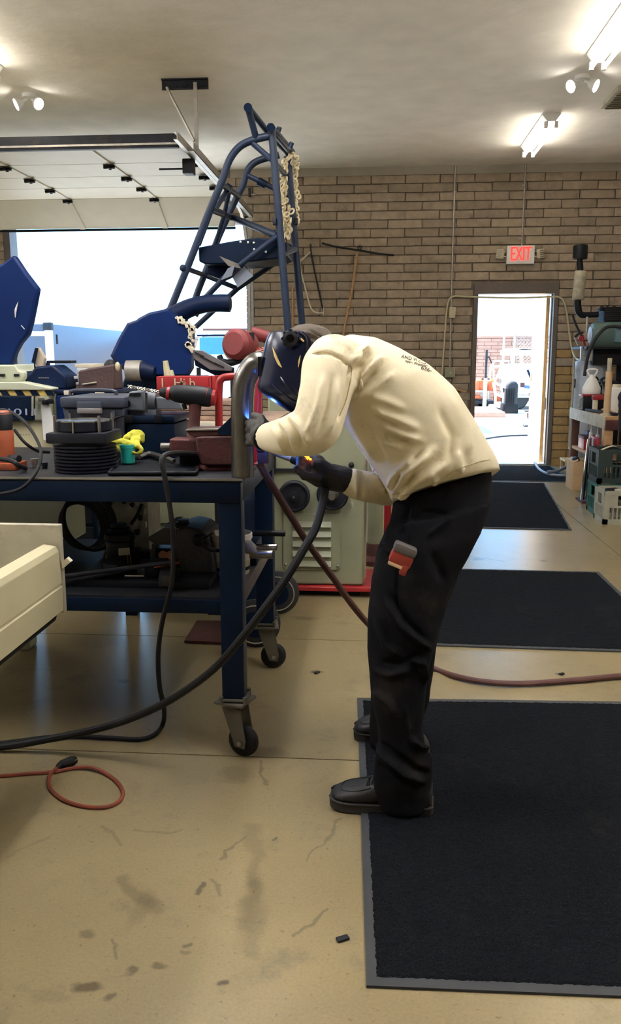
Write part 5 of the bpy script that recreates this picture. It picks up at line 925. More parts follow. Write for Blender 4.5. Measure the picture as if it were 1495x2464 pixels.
# chain hanging over the top of the chassis
hc2 = MB(); random.seed(11)
def links(pts):
    C = cat_rom(pts, 14); acc = 0; i = 0
    d = [0]
    for p, q in zip(C, C[1:]): d.append(d[-1]+(q-p).length)
    n = int(d[-1]/.019)
    for k in range(n):
        s = k*.019; j_ = next(i for i in range(len(d)) if d[i] >= s); p = C[j_]; t = (C[min(j_+1, len(C)-1)]-C[max(j_-1, 0)]).normalized()
        ax = t.cross(Vector((random.uniform(-1, 1), random.uniform(-1, 1), random.uniform(-.4, .4)))).normalized()
        hc2.torus(p+Vector((random.uniform(-.014, .014), random.uniform(-.014, .014), 0)), .0155, .0068, ax, 9, 5, (1.2, .8))
links([P(700, 372, 5.5), P(690, 385, 5.45), P(684, 430, 5.45), P(684, 500, 5.45), P(688, 580, 5.45)]); links([P(697, 500, 5.44), P(694, 540, 5.44), P(692, 582, 5.44)]); links([P(700, 372, 5.5), P(708, 380, 5.52), P(713, 430, 5.6), P(714, 490, 5.6), P(711, 545, 5.6)]); links([P(676, 440, 5.44), P(679, 500, 5.44), P(682, 560, 5.44)])
lk = hc2.build('hanging_chain', M('cream_zinc', (226, 212, 176), .45, metal=.15, var=.15, scale=30)); tag(lk, 'cream coloured chain hanging in two strands from the top of the chassis', 'chain')
# snorkel duct and engine cowl
sd2 = cw = ch
pts = [(395, 772, .09), (425, 757, .085), (455, 742, .078), (490, 732, .072), (525, 729.5, .072), (554, 730, .074)]; MB().tube([P(x, y, 4.75) for x, y, r in pts], [.8*r*.62*1.0+.012 for *_, r in pts], 16, 4).build('intake_duct', m_navy, sd2)['label'] = 'navy curved plastic intake duct'
MB().tube([P(553, 730, 4.75), P(556, 730, 4.75)], .036, 16).build('open_end', m_black, sd2)
poly = [(266, 856), (285, 815), (306, 778), (328, 770), (334, 765), (359, 752), (406, 742), (430, 762), (452, 780), (470, 795), (468, 834), (467, 886), (455, 906), (315, 906), (276, 872)]
co_ = MB(); inn = [((x-370)*.93+370, (y-830)*.93+830) for x, y in poly]
co_.loft([[P(x, y, 4.5) for x, y in inn], [P(x, y, 4.55) for x, y in poly], [P(x, y, 5.0) for x, y in poly], [P(x, y, 5.04) for x, y in inn]]); co_.build('engine_cowl', m_cowl, cw)['label'] = 'big navy plastic engine cowl with a torn right edge'
random.seed(5)
tn = MB()
for k in range(26):
    q = random.random(); x, y = (425+q*42, 764+q*28) if k < 10 else (458+random.uniform(-6, 8), 790+random.random()*55); s_ = random.uniform(.012, .03)
    tn.box(P(x, y, 4.495), (s_, .02, s_*random.uniform(.5, 1.5)), Matrix.Rotation(random.random()*3, 3, 'Y'), .003)
tn.build('torn_edge_foam', m_offw, cw)
bev(prism_px([(300, 906), (470, 906), (470, 1040), (60, 1040), (60, 960), (280, 960)], 4.55, .4).build('engine_mass', m_navyd, cw), .012)
MB().tube([P(306, 892, 4.42), P(342, 892, 4.42)], .055, 20).build('starter_motor', m_galv, cw); MB().tube([P(342, 892, 4.42), P(372, 898, 4.42)], [.052, .035], 18).build('starter_nose', m_navy, cw)
for x, y, h in ((398, 888, 20), (410, 905, 14)): MB().tube([P(x, y-h, 4.4), P(x+6, y+h, 4.4)], [.014, .02], 8).build('cream_tab', m_cream, cw)
# ---- cream sheet metal tub in the near left ----
tb = thing('parts_washer', 'cream sheet metal parts washer tub with grey back panel, cut by the left edge', 'tub', (-1.35, 1.7, 0)); xr = -.952; ye = 2.44; zt, zm, zb_ = .772, .648, .556
prof = [(xr-.075, zt-.052), (xr-.06, zt-.006), (xr-.045, zt+.002), (xr-.008, zt-.004), (xr+.0, zt-.02), (xr+.004, zm+.006), (xr, zm), (xr+.006, zm-.004), (xr+.004, zb_+.012), (xr-.02, zb_), (xr-.05, zb_+.01), (xr-.03, zb_+.03), (xr-.03, zt-.06)]
bev(MB().loft([[Vector((x, y, z)) for x, z in prof] for y in (.72, ye-.02)]).build('side_wall', m_cream, tb, smooth=False), .002)
def zat(x, y, Y): return P(x, y, Y).z
bev(MB().b2((xr-.9, ye-.012, zb_), (xr+.004, ye+.01, zat(0, 1259, ye))).build('back_panel', m_greyst, tb), .003)
MB().b2((xr-.9, .72, zb_+.02), (xr-.03, ye, zb_+.04)).build('tub_floor', m_greyst, tb); MB().b2((xr-.9, .72, zb_), (xr-.87, ye, zt)).build('far_side', m_cream, tb); MB().b2((xr-.9, .70, zb_), (xr, .73, zt)).build('near_end', m_cream, tb)
MB().prism([P(x, y, ye-.02) for x, y in ((148, 1352), (160, 1343), (170, 1352), (150, 1369))], (0, .02, 0)).build('corner_tab', m_offw, tb)
MB().tube([Vector((xr-.02, .75, zb_-.004)), Vector((xr-.02, ye-.05, zb_-.004)), Vector((xr-.03, ye-.01, zb_+.005))], .012, 8).build('rubber_edge', m_black, tb)
for x in (xr-.85, xr-.5):
    for y in (.85, 2.0): MB().b2((x-.02, y-.02, 0), (x+.02, y+.02, zb_+.02)).build('leg', m_cream, tb)
# ---- orange extension cord on the floor ----
oc = thing('extension_cord', 'orange extension cord with a black plug, looped on the concrete floor', 'cord', at(200, 1900, z=0)); fz = lambda x, y, z=.006: at(x, y, z=z)
MB().tube([fz(-120, 1872), fz(0, 1867), fz(60, 1862), fz(130, 1857), fz(180, 1848), fz(225, 1848, .012), fz(265, 1868), fz(292, 1895), fz(292, 1922), fz(262, 1940), fz(215, 1942), fz(165, 1930), fz(130, 1908), fz(117, 1885), fz(122, 1862, .012), fz(140, 1846, .014)], .0062, 8, 7).build('cable', m_cordo, oc)
MB().tube([fz(138, 1848, .014), fz(148, 1840, .016), fz(172, 1832, .018), fz(180, 1828, .018)], [.008, .014, .017, .014], 10, 3).build('plug', m_black, oc)
for k in range(3): MB().tube([fz(179, 1828+k*2-2, .014+k*.005), fz(186, 1825+k*2-2, .014+k*.005)], .0018, 6).build('prong', m_steel, oc)
# crumbs of debris on the floor
for x, y, sx, lab, mm_ in ((763, 1618, .028, 'small dark chip of rubber lying on the bare floor between bench and hose', m_dsteel), (1352, 1621, .024, 'small dark oval chip on the floor just beyond the red hose', m_black), (825, 2258, .03, 'thin curled dark scrap on the floor beside the near mat', m_dsteel)):
    o = MB().box(at(x, y, z=.004), (sx, sx*.5, .006), random.random(), .002).build('scrap_chip', mm_); tag(o, lab, 'scrap')
# ---------------- things on the brick wall ----------------
wy = WY-.03
ex = thing('exit_sign', 'white exit sign with red EXIT letters and two emergency lamp heads above the doorway', 'exit sign', P(1252, 613, wy))
a, b_ = P(1219, 592, wy), P(1284, 636, wy); c = (a+b_)/2
MB().box(c+Vector((0, -.03, 0)), (abs(b_.x-a.x), .055, abs(a.z-b_.z)), None, .01).build('sign_case', m_white, ex)
V, F = text_mb('EXIT', .2, .002); wdt = max(v.x for v in V)-min(v.x for v in V); hgt = max(v.y for v in V)-min(v.y for v in V)
sx, sz_ = .232/wdt, .155/hgt; cy = (max(v.y for v in V)+min(v.y for v in V))/2
tx = MB()
for dx in (-.004, 0, .004): tx.add([c+Vector((v.x*sx+dx, -.0605-v.z+abs(dx)*.1, (v.y-cy)*sz_+.012)) for v in V], F)
tx.build('exit_letters', m_exit, ex, smooth=False)
for s in (-1, 1):
    q = c+Vector((s*.235, -.04, .012)); MB().tube([c+Vector((s*.16, -.03, .035)), q+Vector((-s*.02, 0, .028))], .006, 6).tube([c+Vector((s*.16, -.03, -.02)), q+Vector((-s*.02, 0, -.03))], .006, 6).build('lamp_arm', m_offw, ex)
    R = Matrix.Rotation(s*.6, 3, 'Z') @ Matrix.Rotation(-.15*s, 3, 'Y'); h = MB(); h.box(q, (.085, .05, .105), R, .008); ho = h.build('lamp_head', m_offw, ex)
    for k in range(4): MB().box(q+R @ Vector((0, -.027, -.035+k*.023)), (.07, .006, .012), R, .002).build('louvre', m_greyst, ho)
def conduit(px_pts, lab, r=.0095):
    t = thing('conduit', lab, 'conduit', P(*px_pts[-1], wy)); MB().tube([P(x, y, wy-.008) for x, y in px_pts], r, 10, 4).build('pipe', m_greyst if len(px_pts) > 5 else m_galv, t); return t
c1 = conduit([(1096, 398), (1091, 560), (1087, 700), (1083, 884)], 'long steel conduit running down the bricks left of the doorway to the switch box')
for x, y in ((1094.5, 462), (1084, 850)): MB().box(P(x, y, wy-.012), (.045, .012, .015), None, .002).build('strap', m_galv, c1)
c3 = conduit([(1266, 392), (1261, 490), (1256, 592)], 'short steel conduit dropping from the ceiling to the exit sign')
for x, y in ((1263.5, 446), (1257, 574)): MB().box(P(x-3, y, wy-.012), (.04, .012, .015), None, .002).build('strap', m_galv, c3)
sb_ = thing('switch_box', 'grey metal switch box at the bottom of the long conduit', 'switch', P(1081, 897, wy)); a, b_ = P(1071, 885, wy), P(1092, 908, wy)
MB().b2((a.x, wy-.05, b_.z), (b_.x, wy+.01, a.z), .004).build('box', m_greeng, sb_); MB().box((a+b_)/2+Vector((.01, -.054, 0)), (.012, .01, .02), None, .002).build('toggle', m_offw, sb_); MB().box((a+b_)/2+Vector((.058, -.03, 0)), (.006, .05, .1), None, .001).build('edge_flange', m_offw, sb_)
tg = thing('paper_tag', 'small cream junction cover on the conduit beside the doorway', 'cover', P(1090, 752, wy)); MB().box(P(1089, 752, wy-.035), (.075, .03, .13), Matrix.Rotation(.05, 3, 'Y'), .006).build('cover', m_cream, tg); MB().cyl(P(1091, 742, wy-.056), P(1091, 742, wy-.048), .006).build('screw', m_steel, tg)
cd3 = [(1064, 905), (1068, 850), (1072, 790), (1076, 740), (1082, 720), (1094, 713), (1120, 714), (1150, 715), (1240, 717), (1330, 714), (1345, 715), (1356, 724), (1364, 750), (1369, 790), (1375, 830), (1381, 852), (1388, 863), (1398, 865)]
o = MB().tube([P(x, y, wy-.012) for x, y in cd3[:-4]]+[P(x, y, Y) for (x, y), Y in zip(cd3[-4:], (10.5, 10.3, 10.1, 9.9))], .011, 8, 5).build('cream_hose', m_cream); tag(o, 'cream air hose looped over the doorway and down to the compressor', 'hose')
br = thing('bent_rod', 'bent thin white and dark rod hanging on the bricks behind the chassis', 'rod', P(748, 600, wy)); MB().tube([P(748, 590, wy-.02), P(749, 608, wy-.02), P(760, 665, wy-.02), P(779, 752, wy-.02)], .010, 8, 3).build('dark_rod', m_dsteel, br); MB().tube([P(747, 606, wy-.03), P(733, 620, wy-.03), P(722, 636, wy-.03), P(734, 690, wy-.03), P(749, 742, wy-.03), P(765, 753, wy-.03), P(779, 752, wy-.03)], .009, 8, 4).build('white_rod', m_offw, br); MB().cyl(P(779, 740, wy-.03), P(779, 757, wy-.03), .01, n=8).build('hook', m_galv, br); MB().cyl(P(748, 588, wy), P(748, 588, wy-.05), .008, n=8).build('nail', m_dsteel, br)
trd = thing('tee_tool', 'long wooden handled tee bar tool hanging on the bricks right of the bent rod', 'tool', P(862, 600, wy)); MB().tube([P(860, 608, wy-.03), P(850, 680, wy-.03), P(840, 735, wy-.03), P(826, 806, wy-.03)], .014, 8, 3).build('wooden_handle', m_wood, trd); MB().tube([P(775, 585, wy-.04), P(810, 594, wy-.04), P(862, 602, wy-.04), P(915, 611, wy-.04), P(948, 614, wy-.04)], .011, 8, 3).build('cross_bar', m_dsteel, trd); MB().torus(P(866, 596, wy-.03), .022, .006, (0, 1, 0), 16, 6).build('hook', m_dsteel, trd); MB().cyl(P(866, 596, wy), P(866, 596, wy-.05), .008, n=8).build('nail', m_dsteel, trd)
o = MB().tube([P(704, 690, wy-.012), P(705, 790, wy-.012), P(706, 900, wy-.012)], .011, 8).build('wood_strip', m_wood); tag(o, 'thin vertical wooden strip on the bricks behind the chassis uprights', 'strip')
hk = thing('peg_hook', 'small tan hook bracket on the bricks beside the door jamb', 'hook', P(1110, 940, wy)); MB().tube([P(1098, 935, wy-.02), P(1110, 940, wy-.06), P(1123, 944, wy-.08)], .012, 8, 3).build('peg', m_wood, hk); MB().box(P(1100, 938, wy-.01), (.06, .02, .05), None, .004).build('plate', m_frame, hk)
tb2 = thing('track_bolt', 'small dark bracket on the bricks beside the garage door track', 'bracket', P(602, 463, wy)); MB().box(P(601, 463, wy-.02), (.03, .03, .10), None, .005).build('plate', m_dsteel, tb2); MB().cyl(P(606, 468, wy-.02), P(616, 468, wy-.04), .012, n=8).build('bolt', m_chrome, tb2)
# ---------------- right hand side ----------------
wbn = thing('wooden_bench', 'wooden bench with a battered pale steel edge along the right side wall', 'workbench', (2.55, 8.5, 0)); TZ = .79; bx0, by0, by1 = 2.05, 7.8, 9.2
MB().b2((bx0+.01, by0+.01, TZ-.04), (3.05, by1, TZ), .004).build('tabletop', m_wood, wbn); MB().b2((bx0, by0, TZ-.11), (bx0+.012, by1, TZ+.003), .003).build('steel_edge', m_greyst, wbn); MB().b2((bx0+.012, by0, TZ-.12), (3.05, by0+.03, TZ-.03), .003).build('end_apron', m_rust, wbn)
for x in (bx0+.05, 2.98):
    for y in (by0+.06, by1-.06): MB().b2((x-.04, y-.04, 0), (x+.04, y+.04, TZ-.04), .004).build('leg', m_wood if y < 8 else M('dark_wood', (92, 62, 50), .7, var=.2), wbn)
MB().b2((bx0+.02, by0+.03, .37), (3.05, by1-.03, .40), .004).build('lower_shelf', m_wood, wbn)
def onw(x, y): return at(x, y, z=TZ)
# compressor
cp_ = thing('air_compressor', 'vertical air compressor with pale blue tank, green motor, black pump and tall intake silencer', 'compressor', (2.38, 9.85, 0)); Yc = 9.85; tl = P(1378, 920, Yc).x; rr_ = .19; c = Vector((tl+rr_, Yc, 0)); tz = P(0, 860, Yc).z
MB().lathe([(.001, .18), (rr_*.7, .2), (rr_, .28), (rr_, tz-.14), (rr_*.88, tz-.06), (rr_*.55, tz-.015), (.001, tz)], c, n=32).build('tank', M('pale_blue_grey', (168, 178, 192), .4, var=.08, dirt=(130, 130, 130), damt=.15), cp_)
for k in range(3): a = .5+k*2.094; MB().b2((c.x+.15*math.cos(a)-.025, Yc+.15*math.sin(a)-.025, 0), (c.x+.15*math.cos(a)+.025, Yc+.15*math.sin(a)+.025, .25)).build('foot', m_dsteel, cp_)
MB().box(c+Vector((-.02, -rr_-.002, tz-.34)), (.13, .006, .2), None, .002).build('label_plate', m_offw, cp_); MB().box(c+Vector((-rr_+.01, -.05, tz-.3)), (.02, .06, .1), None, .006).build('gauge_boss', m_black, cp_)
plz = P(0, 838, 9.7).z; px0 = P(1402, 920, 9.5).x
MB().b2((px0, 9.4, plz-.03), (3.15, 10.1, plz), .004).build('deck', m_dsteel, cp_); MB().b2((px0+.12, 9.6, plz-.2), (2.95, 10.0, plz-.03), .01).build('deck_saddle', m_black, cp_); MB().b2((px0-.02, 9.55, tz-.05), (px0+.02, 9.6, plz)).build('stay', m_galv, cp_); MB().b2((px0+.06, 9.5, tz-.05), (px0+.09, 9.54, plz)).build('stay', m_galv, cp_)
for k in range(3): MB().b2((2.7, 9.6+k*.15, .0), (2.76, 9.64+k*.15, plz-.2)).build('support_leg', m_dsteel, cp_) if k != 1 else None
mo = P(1420, 806, 9.45); gm3 = M('motor_green', (84, 108, 104), .45, var=.1); mr_ = .135
MB().lathe([(.001, 0), (mr_*.5, 0), (mr_*.9, .015), (mr_, .05), (mr_, .50), (mr_*.8, .56), (.001, .56)], mo, 'X', 28).build('motor', gm3, cp_); MB().lathe([(.001, -.008), (.045, -.008), (.085, -.004), (.09, .004)], mo, 'X', 20).build('end_bell', M('pale_blue_grey', (0,)*3), cp_); MB().b2((mo.x+.22, mo.y-.2, mo.z-.08), (mo.x+.42, mo.y-.1, mo.z+.08), .01).build('junction_box', M('junction_teal', (98, 128, 140), .5, var=.08), cp_)
pz = P(0, 780, 9.6).z
MB().b2((P(1442, 920, 9.6).x, 9.55, pz-.05), (P(1492, 920, 9.6).x, 9.85, P(0, 748, 9.6).z), .02).build('pump_block', m_black, cp_)
for k in range(7): MB().b2((P(1440, 920, 9.6).x, 9.54, pz+.005+k*.022), (P(1493, 920, 9.6).x, 9.87, pz+.014+k*.022), .003).build('fin', m_dsteel, cp_)
for x in (1448, 1462, 1478): MB().lathe([(.022, 0), (.022, .03), (.014, .05), (.001, .05)], P(x, 748, 9.6), n=10).build('head_bolt', m_black, cp_)
MB().tube([P(1440, 757, 9.6), P(1412, 758, 9.6), P(1398, 757, 9.6), P(1392, 745, 9.6), P(1391, 720, 9.6)], [.03, .03, .036, .038, .034], 14, 4).build('intake_elbow', m_blackp, cp_)
a, b_ = P(1391, 722, 9.6), P(1398, 652, 9.6); MB().tube([a, a.lerp(b_, .03), a.lerp(b_, .97), b_], [.055, .062, .062, .058], 22).build('silencer', m_greyst, cp_); MB().tube([P(1397, 654, 9.6), P(1396, 636, 9.6), P(1396, 618, 9.6)], [.034, .034, .024], 14).build('neck', m_blackp, cp_); MB().lathe([(.001, 0), (.07, 0), (.077, .008), (.077, .135), (.07, .145), (.001, .145)], P(1396, 624, 9.6), n=20).build('air_filter', m_blackp, cp_)
for k, (pts, m_) in enumerate([([(1378, 757), (1388, 785), (1400, 808)], m_dsteel), ([(1384, 812), (1392, 803), (1404, 800)], m_dsteel), ([(1384, 812), (1392, 830)], m_galv), ([(1402, 806), (1408, 832)], m_red), ([(1414, 762), (1412, 800)], m_galv)]): MB().tube([P(x, y, 9.55) for x, y in pts], .012, 8, 3).build('fitting_pipe', m_, cp_)
MB().lathe([(.001, 0), (.03, 0), (.03, .03), (.001, .03)], P(1400, 815, 9.5), 'Y', 14).build('gauge', m_red, cp_)
o = MB().tube([P(1520, 795, 9.2), P(1492, 787, 9.2), P(1462, 787, 9.2), P(1440, 806, 9.2), P(1424, 832, 9.2), P(1414, 862, 9.2), P(1407, 905, 9.2)], .018, 10, 5).build('supply_hose', m_tyre); tag(o, 'thick grey supply hose arching down in front of the green motor', 'hose')
o = MB().tube([P(1382, 860, 9.7), P(1380, 920, 9.7), P(1376, 985, 9.7), P(1370, 1075, 9.7)], .014, 8, 3).build('drain_pipe', m_greyst); tag(o, 'thin pale pipe standing upright beside the compressor tank', 'pipe')
# things on the wooden bench
def standing(name, lab, cat, x, y, Y=None): return thing(name, lab, cat, Vector((P(x, y, Y).x, Y, TZ)))
jg = standing('plastic_jug', 'clear white plastic jug with a triangular shoulder and loop handle', 'jug', 1424, 935, 8.75); c = jg.location
bz = TZ+.165; MB().lathe([(.001, 0), (.085, 0), (.088, .01), (.088, .06), (.05, .14), (.022, .175), (.02, .19), (.001, .19)], Vector((c.x, c.y, bz)), n=4 if 0 else 20).build('jug_body', m_white, jg); MB().tube([Vector((c.x-.02, c.y, bz+.17)), Vector((c.x-.05, c.y, bz+.235)), Vector((c.x+.045, c.y, bz+.235)), Vector((c.x+.02, c.y, bz+.17))], .010, 8, 4).build('loop_handle', m_white, jg); jg.location.z = bz
for ch_ in jg.children: ch_.location.z -= bz-TZ
rt_ = standing('red_tool_case', 'black tool case with a bright red lid under the white jug', 'case', 1424, 968, 8.75); c = rt_.location
MB().box(c+Vector((0, 0, .071)), (.20, .16, .14), None, .01).build('case', m_blackp, rt_); MB().box(c+Vector((0, 0, .152)), (.22, .18, .022), None, .008).build('lid', m_red, rt_); MB().tube([c+Vector((-.12, -.05, .03)), c+Vector((-.135, -.06, .1)), c+Vector((-.1, -.06, .14))], .012, 8, 3).build('handle', m_greyst, rt_)
rb2 = standing('red_battery_charger', 'small red capped canister with a pale body, front of the red lidded case', 'canister', 1433, 968, 8.5); c = rb2.location; MB().lathe([(.001, 0), (.026, 0), (.026, .12), (.001, .12)], c, n=18).build('canister', m_offw, rb2); MB().box(c+Vector((.02, 0, .14)), (.10, .08, .045), None, .008).build('red_cap', m_red, rb2)
rl2 = standing('cardboard_tube', 'tall cardboard tube with a grey top standing at the near end of the wooden bench', 'tube', 1461, 985, 8.0); c = rl2.location; MB().lathe([(.001, 0), (.034, 0), (.031, .02), (.03, .40), (.001, .40)], c, n=18).build('tube', m_card, rl2); MB().lathe([(.02, .39), (.02, .52), (.001, .52)], c, n=16).build('grey_top', m_greyst, rl2); MB().lathe([(.06, 0), (.055, .012), (.035, .02)], c, n=18).build('base', m_greyst, rl2)
gbx = standing('white_canister', 'squat white canister behind the cardboard tube on the wooden bench', 'canister', 1481, 985, 8.4); c = gbx.location; MB().box(c+Vector((0, 0, .12)), (.12, .12, .24), None, .015).build('canister', m_white, gbx); MB().lathe([(.04, .24), (.04, .27), (.001, .27)], c, n=14).build('lid', m_offw, gbx)
bkt = standing('wrapped_hoses', 'bundle of dark hoses and wire heaped on the wooden bench behind the cardboard tube', 'bundle', 1450, 900, 9.0); c = bkt.location
for k in range(5): MB().torus(c+Vector((.05*k-.08, .02*k, .16+.03*(k % 2))), .13, .014, (1, .4*k-.8, .2), 24, 6).build('hose_turn', m_black if k % 2 else m_dsteel, bkt)
MB().b2((c.x-.2, c.y-.1, TZ+.001), (c.x+.2, c.y+.15, TZ+.06), .01).build('dark_tray', m_dsteel, bkt)
blk = standing('dark_bar', 'long flat dark steel bar lying along the pale edge of the wooden bench', 'bar', 1425, 975, 8.3); MB().box(Vector((2.13, 8.25, TZ+.015)), (.05, .7, .025), .12, .004).build('bar', m_dsteel, blk); MB().tube([(2.2, 7.95, TZ+.012), (2.15, 8.2, TZ+.04), (2.2, 8.5, TZ+.012)], .012, 8, 4).build('rope', m_wood, blk)
jk = thing('hanging_jacket', 'dark navy jacket hanging at the extreme right edge', 'jacket', P(1500, 1040, 7.4)); b = MB(); b.caps(P(1506, 955, 7.4), P(1502, 1030, 7.4), .06, .05); b.caps(P(1512, 950, 7.4), P(1516, 1035, 7.45), .07, .07)
b.union('cloth', M('dark_jacket', (14, 17, 28), .9, var=.2), jk, .012, 2, lambda me: [setattr(v, 'co', v.co+v.normal*noise.noise(v.co*22)*.012) for v in me.vertices]); MB().tube([P(1506, 948, 7.4), P(1508, 930, 7.5), P(1512, 925, 7.85)], .006, 6, 3).build('hanger_hook', m_steel, jk); MB().tube([P(1512, 925, 7.85), Vector((P(1512, 925, 7.85).x, 7.85, TZ))], .012, 8).build('hanger_post', m_steel, jk)
# under the wooden bench and on the floor beside it
SH2 = .40
for x, Y, h, r, m_, lab in ((1430, 8.6, .24, .02, m_white, 'tall thin white caulking tube under the wooden bench, the left one'), (1446, 8.45, .22, .022, m_paper, 'white and silver caulking tube under the wooden bench, the right one')):
    t = thing('caulking_tube', lab, 'tube', Vector((P(x, 920, Y).x, Y, SH2))); MB().lathe([(.001, 0), (r, 0), (r, h*.75), (r*.4, h*.8), (r*.15, h*1.1), (.001, h*1.1)], t.location, n=16).build('barrel', m_, t); MB().lathe([(r*1.02, .02), (r*1.02, h*.4)], t.location, n=16).build('label_wrap', m_navyd if x > 1440 else m_greyst, t)
bc = thing('blue_can', 'small blue and white spray can under the wooden bench', 'can', Vector((P(1421, 920, 8.95).x, 8.95, SH2))); MB().lathe([(.001, 0), (.034, 0), (.034, .13), (.026, .15), (.026, .17), (.001, .17)], bc.location, n=18).build('can', M('pale_blue_can', (120, 140, 178), .35, metal=.3), bc); MB().tube([bc.location+Vector((0, 0, .17)), bc.location+Vector((.0, -.02, .22)), bc.location+Vector((.03, -.03, .27))], .005, 6, 3).build('straw', m_offw, bc)
def crate(name, lab, lo, hi, m_, grp=None):
    lo, hi = Vector(lo), Vector(hi); t = thing(name, lab, 'crate', ((lo.x+hi.x)/2, (lo.y+hi.y)/2, lo.z), grp); W_ = .008
    MB().b2(lo, (hi.x, hi.y, lo.z+W_)).build('floor_panel', m_, t)
    for ax in (0, 1):
        for s in (0, 1):
            b = MB(); f = lo[ax] if s == 0 else hi[ax]-W_; o_ax = 1-ax; l_, h_ = lo[o_ax], hi[o_ax]; H_ = hi.z-lo.z
            def slab(u0, u1, z0, z1, ex=0):
                p, q = [0]*3, [0]*3; p[ax], q[ax] = f-ex, f+W_+ex; p[o_ax], q[o_ax] = l_+(h_-l_)*u0, l_+(h_-l_)*u1; p[2], q[2] = lo.z+H_*z0, lo.z+H_*z1; b.b2(p, q)
            slab(0, 1, .88, 1, .004); slab(0, 1, 0, .16, .003); slab(0, .1, 0, 1, .003); slab(.9, 1, 0, 1, .003); slab(0, 1, .5, .56, .002)
            for k in range(8): slab(.1+k*.1, .135+k*.1, .16, .5)
            slab(.1, .32, .56, .88); slab(.68, .9, .56, .88)
            b.build('side_panel', m_, t, smooth=False)
    return t
m_cg, m_cgr, m_cgy = M('black_green_crate', (28, 44, 42), .5, var=.1), M('green_crate', (36, 84, 72), .5, var=.1), M('grey_crate', (150, 148, 132), .55, var=.1, dirt=(110, 104, 90), damt=.2)
def cr_from(xl, yb, yt, Y, dep, name, lab, m_, zb=None):
    a = at(xl, yb, z=0) if zb is None else Vector((P(xl, yb, Y).x, Y, zb)); zt_ = P(xl, yt, a.y).z
    return crate(name, lab, (a.x, a.y, a.z), (a.x+.34, a.y+dep, zt_), m_)
g1 = at(1440, 1243, z=0); crate('milk_crate', 'dark green plastic crate on the floor, under the blackish crate', (g1.x-.015, g1.y, 0), (g1.x+.33, g1.y+.34, .275), m_cgr)
crate('milk_crate', 'blackish plastic crate full of cables, stacked on the dark green crate', (g1.x-.02, g1.y+.005, .28), (g1.x+.325, g1.y+.345, .56), m_cg)
g2 = at(1452, 1262, z=0); crate('milk_crate', 'worn grey plastic crate of scraps on the floor at the right edge', (g2.x, g2.y, 0), (g2.x+.33, g2.y+.3, .27), m_cgy)
random.seed(9)
for k, (nm, mt_) in enumerate((('crumpled off white paper scrap sticking up from the grey crate', m_offw), ('dark steel scrap lying in the grey crate', m_dsteel), ('dull grey casting piece heaped in the grey crate', m_greyst), ('black rubber scrap heaped in the grey crate', m_black), ('tan cardboard scrap at the far side of the grey crate', m_card))):
    c = Vector((g2.x+.06+.05*k, g2.y+.08+.09*(k % 2), .215+.016*(k % 3))); t = MB().box(c, (.11, .09, .05), Matrix.Rotation(random.random()*3, 3, 'Z') @ Matrix.Rotation(random.uniform(-.5, .5), 3, 'X'), .008)
    tag(t.build('scrap_piece', mt_), nm, 'scrap', 'scrap parts in the grey crate')
for k, (nm, mt_) in enumerate((('black loose cable along the front of the blackish crate', m_black), ('off white loose cable across the middle of the blackish crate', m_offw), ('grey loose cable along the back of the blackish crate', m_tyre))):
    o = MB().tube([Vector((g1.x+.03, g1.y+.06+.09*k, .545)), Vector((g1.x+.12, g1.y+.1+.07*k, .575)), Vector((g1.x+.2, g1.y+.05+.09*k, .555)), Vector((g1.x+.3, g1.y+.08+.08*k, .57))], .008, 7, 4).build('loose_cable', mt_); tag(o, nm, 'cable', 'cables in the blackish crate')
rk = thing('chrome_rack', 'narrow red rack holding upright chrome and dark strips, between cardboard box and green crate', 'rack', at(1402, 1212, z=0)); c = rk.location; MB().b2((c.x-.005, c.y+.0, 0), (c.x+.13, c.y+.25, .02)).build('base', m_rust, rk); MB().b2((c.x+.10, c.y, .02), (c.x+.125, c.y+.25, .60), .004).build('red_side', m_red, rk); 
for k in range(5): MB().box((c.x+.01+.02*k, c.y+.04*k+.02, .31), (.012, .05, .56), Matrix.Rotation(.06-.02*k, 3, 'Y'), .004).build('strip', m_chrome if k % 2 == 0 else m_navyd, rk)
rbx = thing('red_box', 'dark red box lying on the lower shelf of the wooden bench', 'box', Vector((2.13, 8.72, SH2))); MB().b2(rbx.location+Vector((-.05, -.1, .001)), rbx.location+Vector((.09, .15, .13)), .006).build('box', m_red, rbx); MB().b2(rbx.location+Vector((-.054, -.104, .11)), rbx.location+Vector((.094, .154, .135)), .004).build('lid', m_rust, rbx)
cbx = thing('cardboard_box', 'tall plain cardboard box on the floor at the foot of the wooden bench', 'box', at(1384, 1180, z=0)); c = cbx.location; MB().b2((c.x-.03, c.y, 0), (c.x+.07, c.y+.3, .29), .003).build('box', m_card, cbx); MB().box((c.x+.0, c.y+.15, .295), (.05, .3, .004), Matrix.Rotation(-.5, 3, 'Y')).build('flap', m_card, cbx); MB().sph((c.x+.02, c.y+.12, .29), (.04, .08, .04), 10, 7).build('dark_contents', m_black, cbx)
ys = thing('step_stool', 'low yellow edged stool by the wall at the foot of the compressor', 'stool', at(1360, 1122, z=0)); c = Vector((2.27, 10.05, 0)); ys.location = c; MB().b2((c.x-.05, c.y, .1), (c.x+.25, c.y+.3, .125), .004).build('seat', m_edge, ys)
for x in (c.x-.03, c.x+.23):
    for y in (c.y+.02, c.y+.28): MB().b2((x-.012, y-.012, 0), (x+.012, y+.012, .1)).build('leg', m_edge, ys)
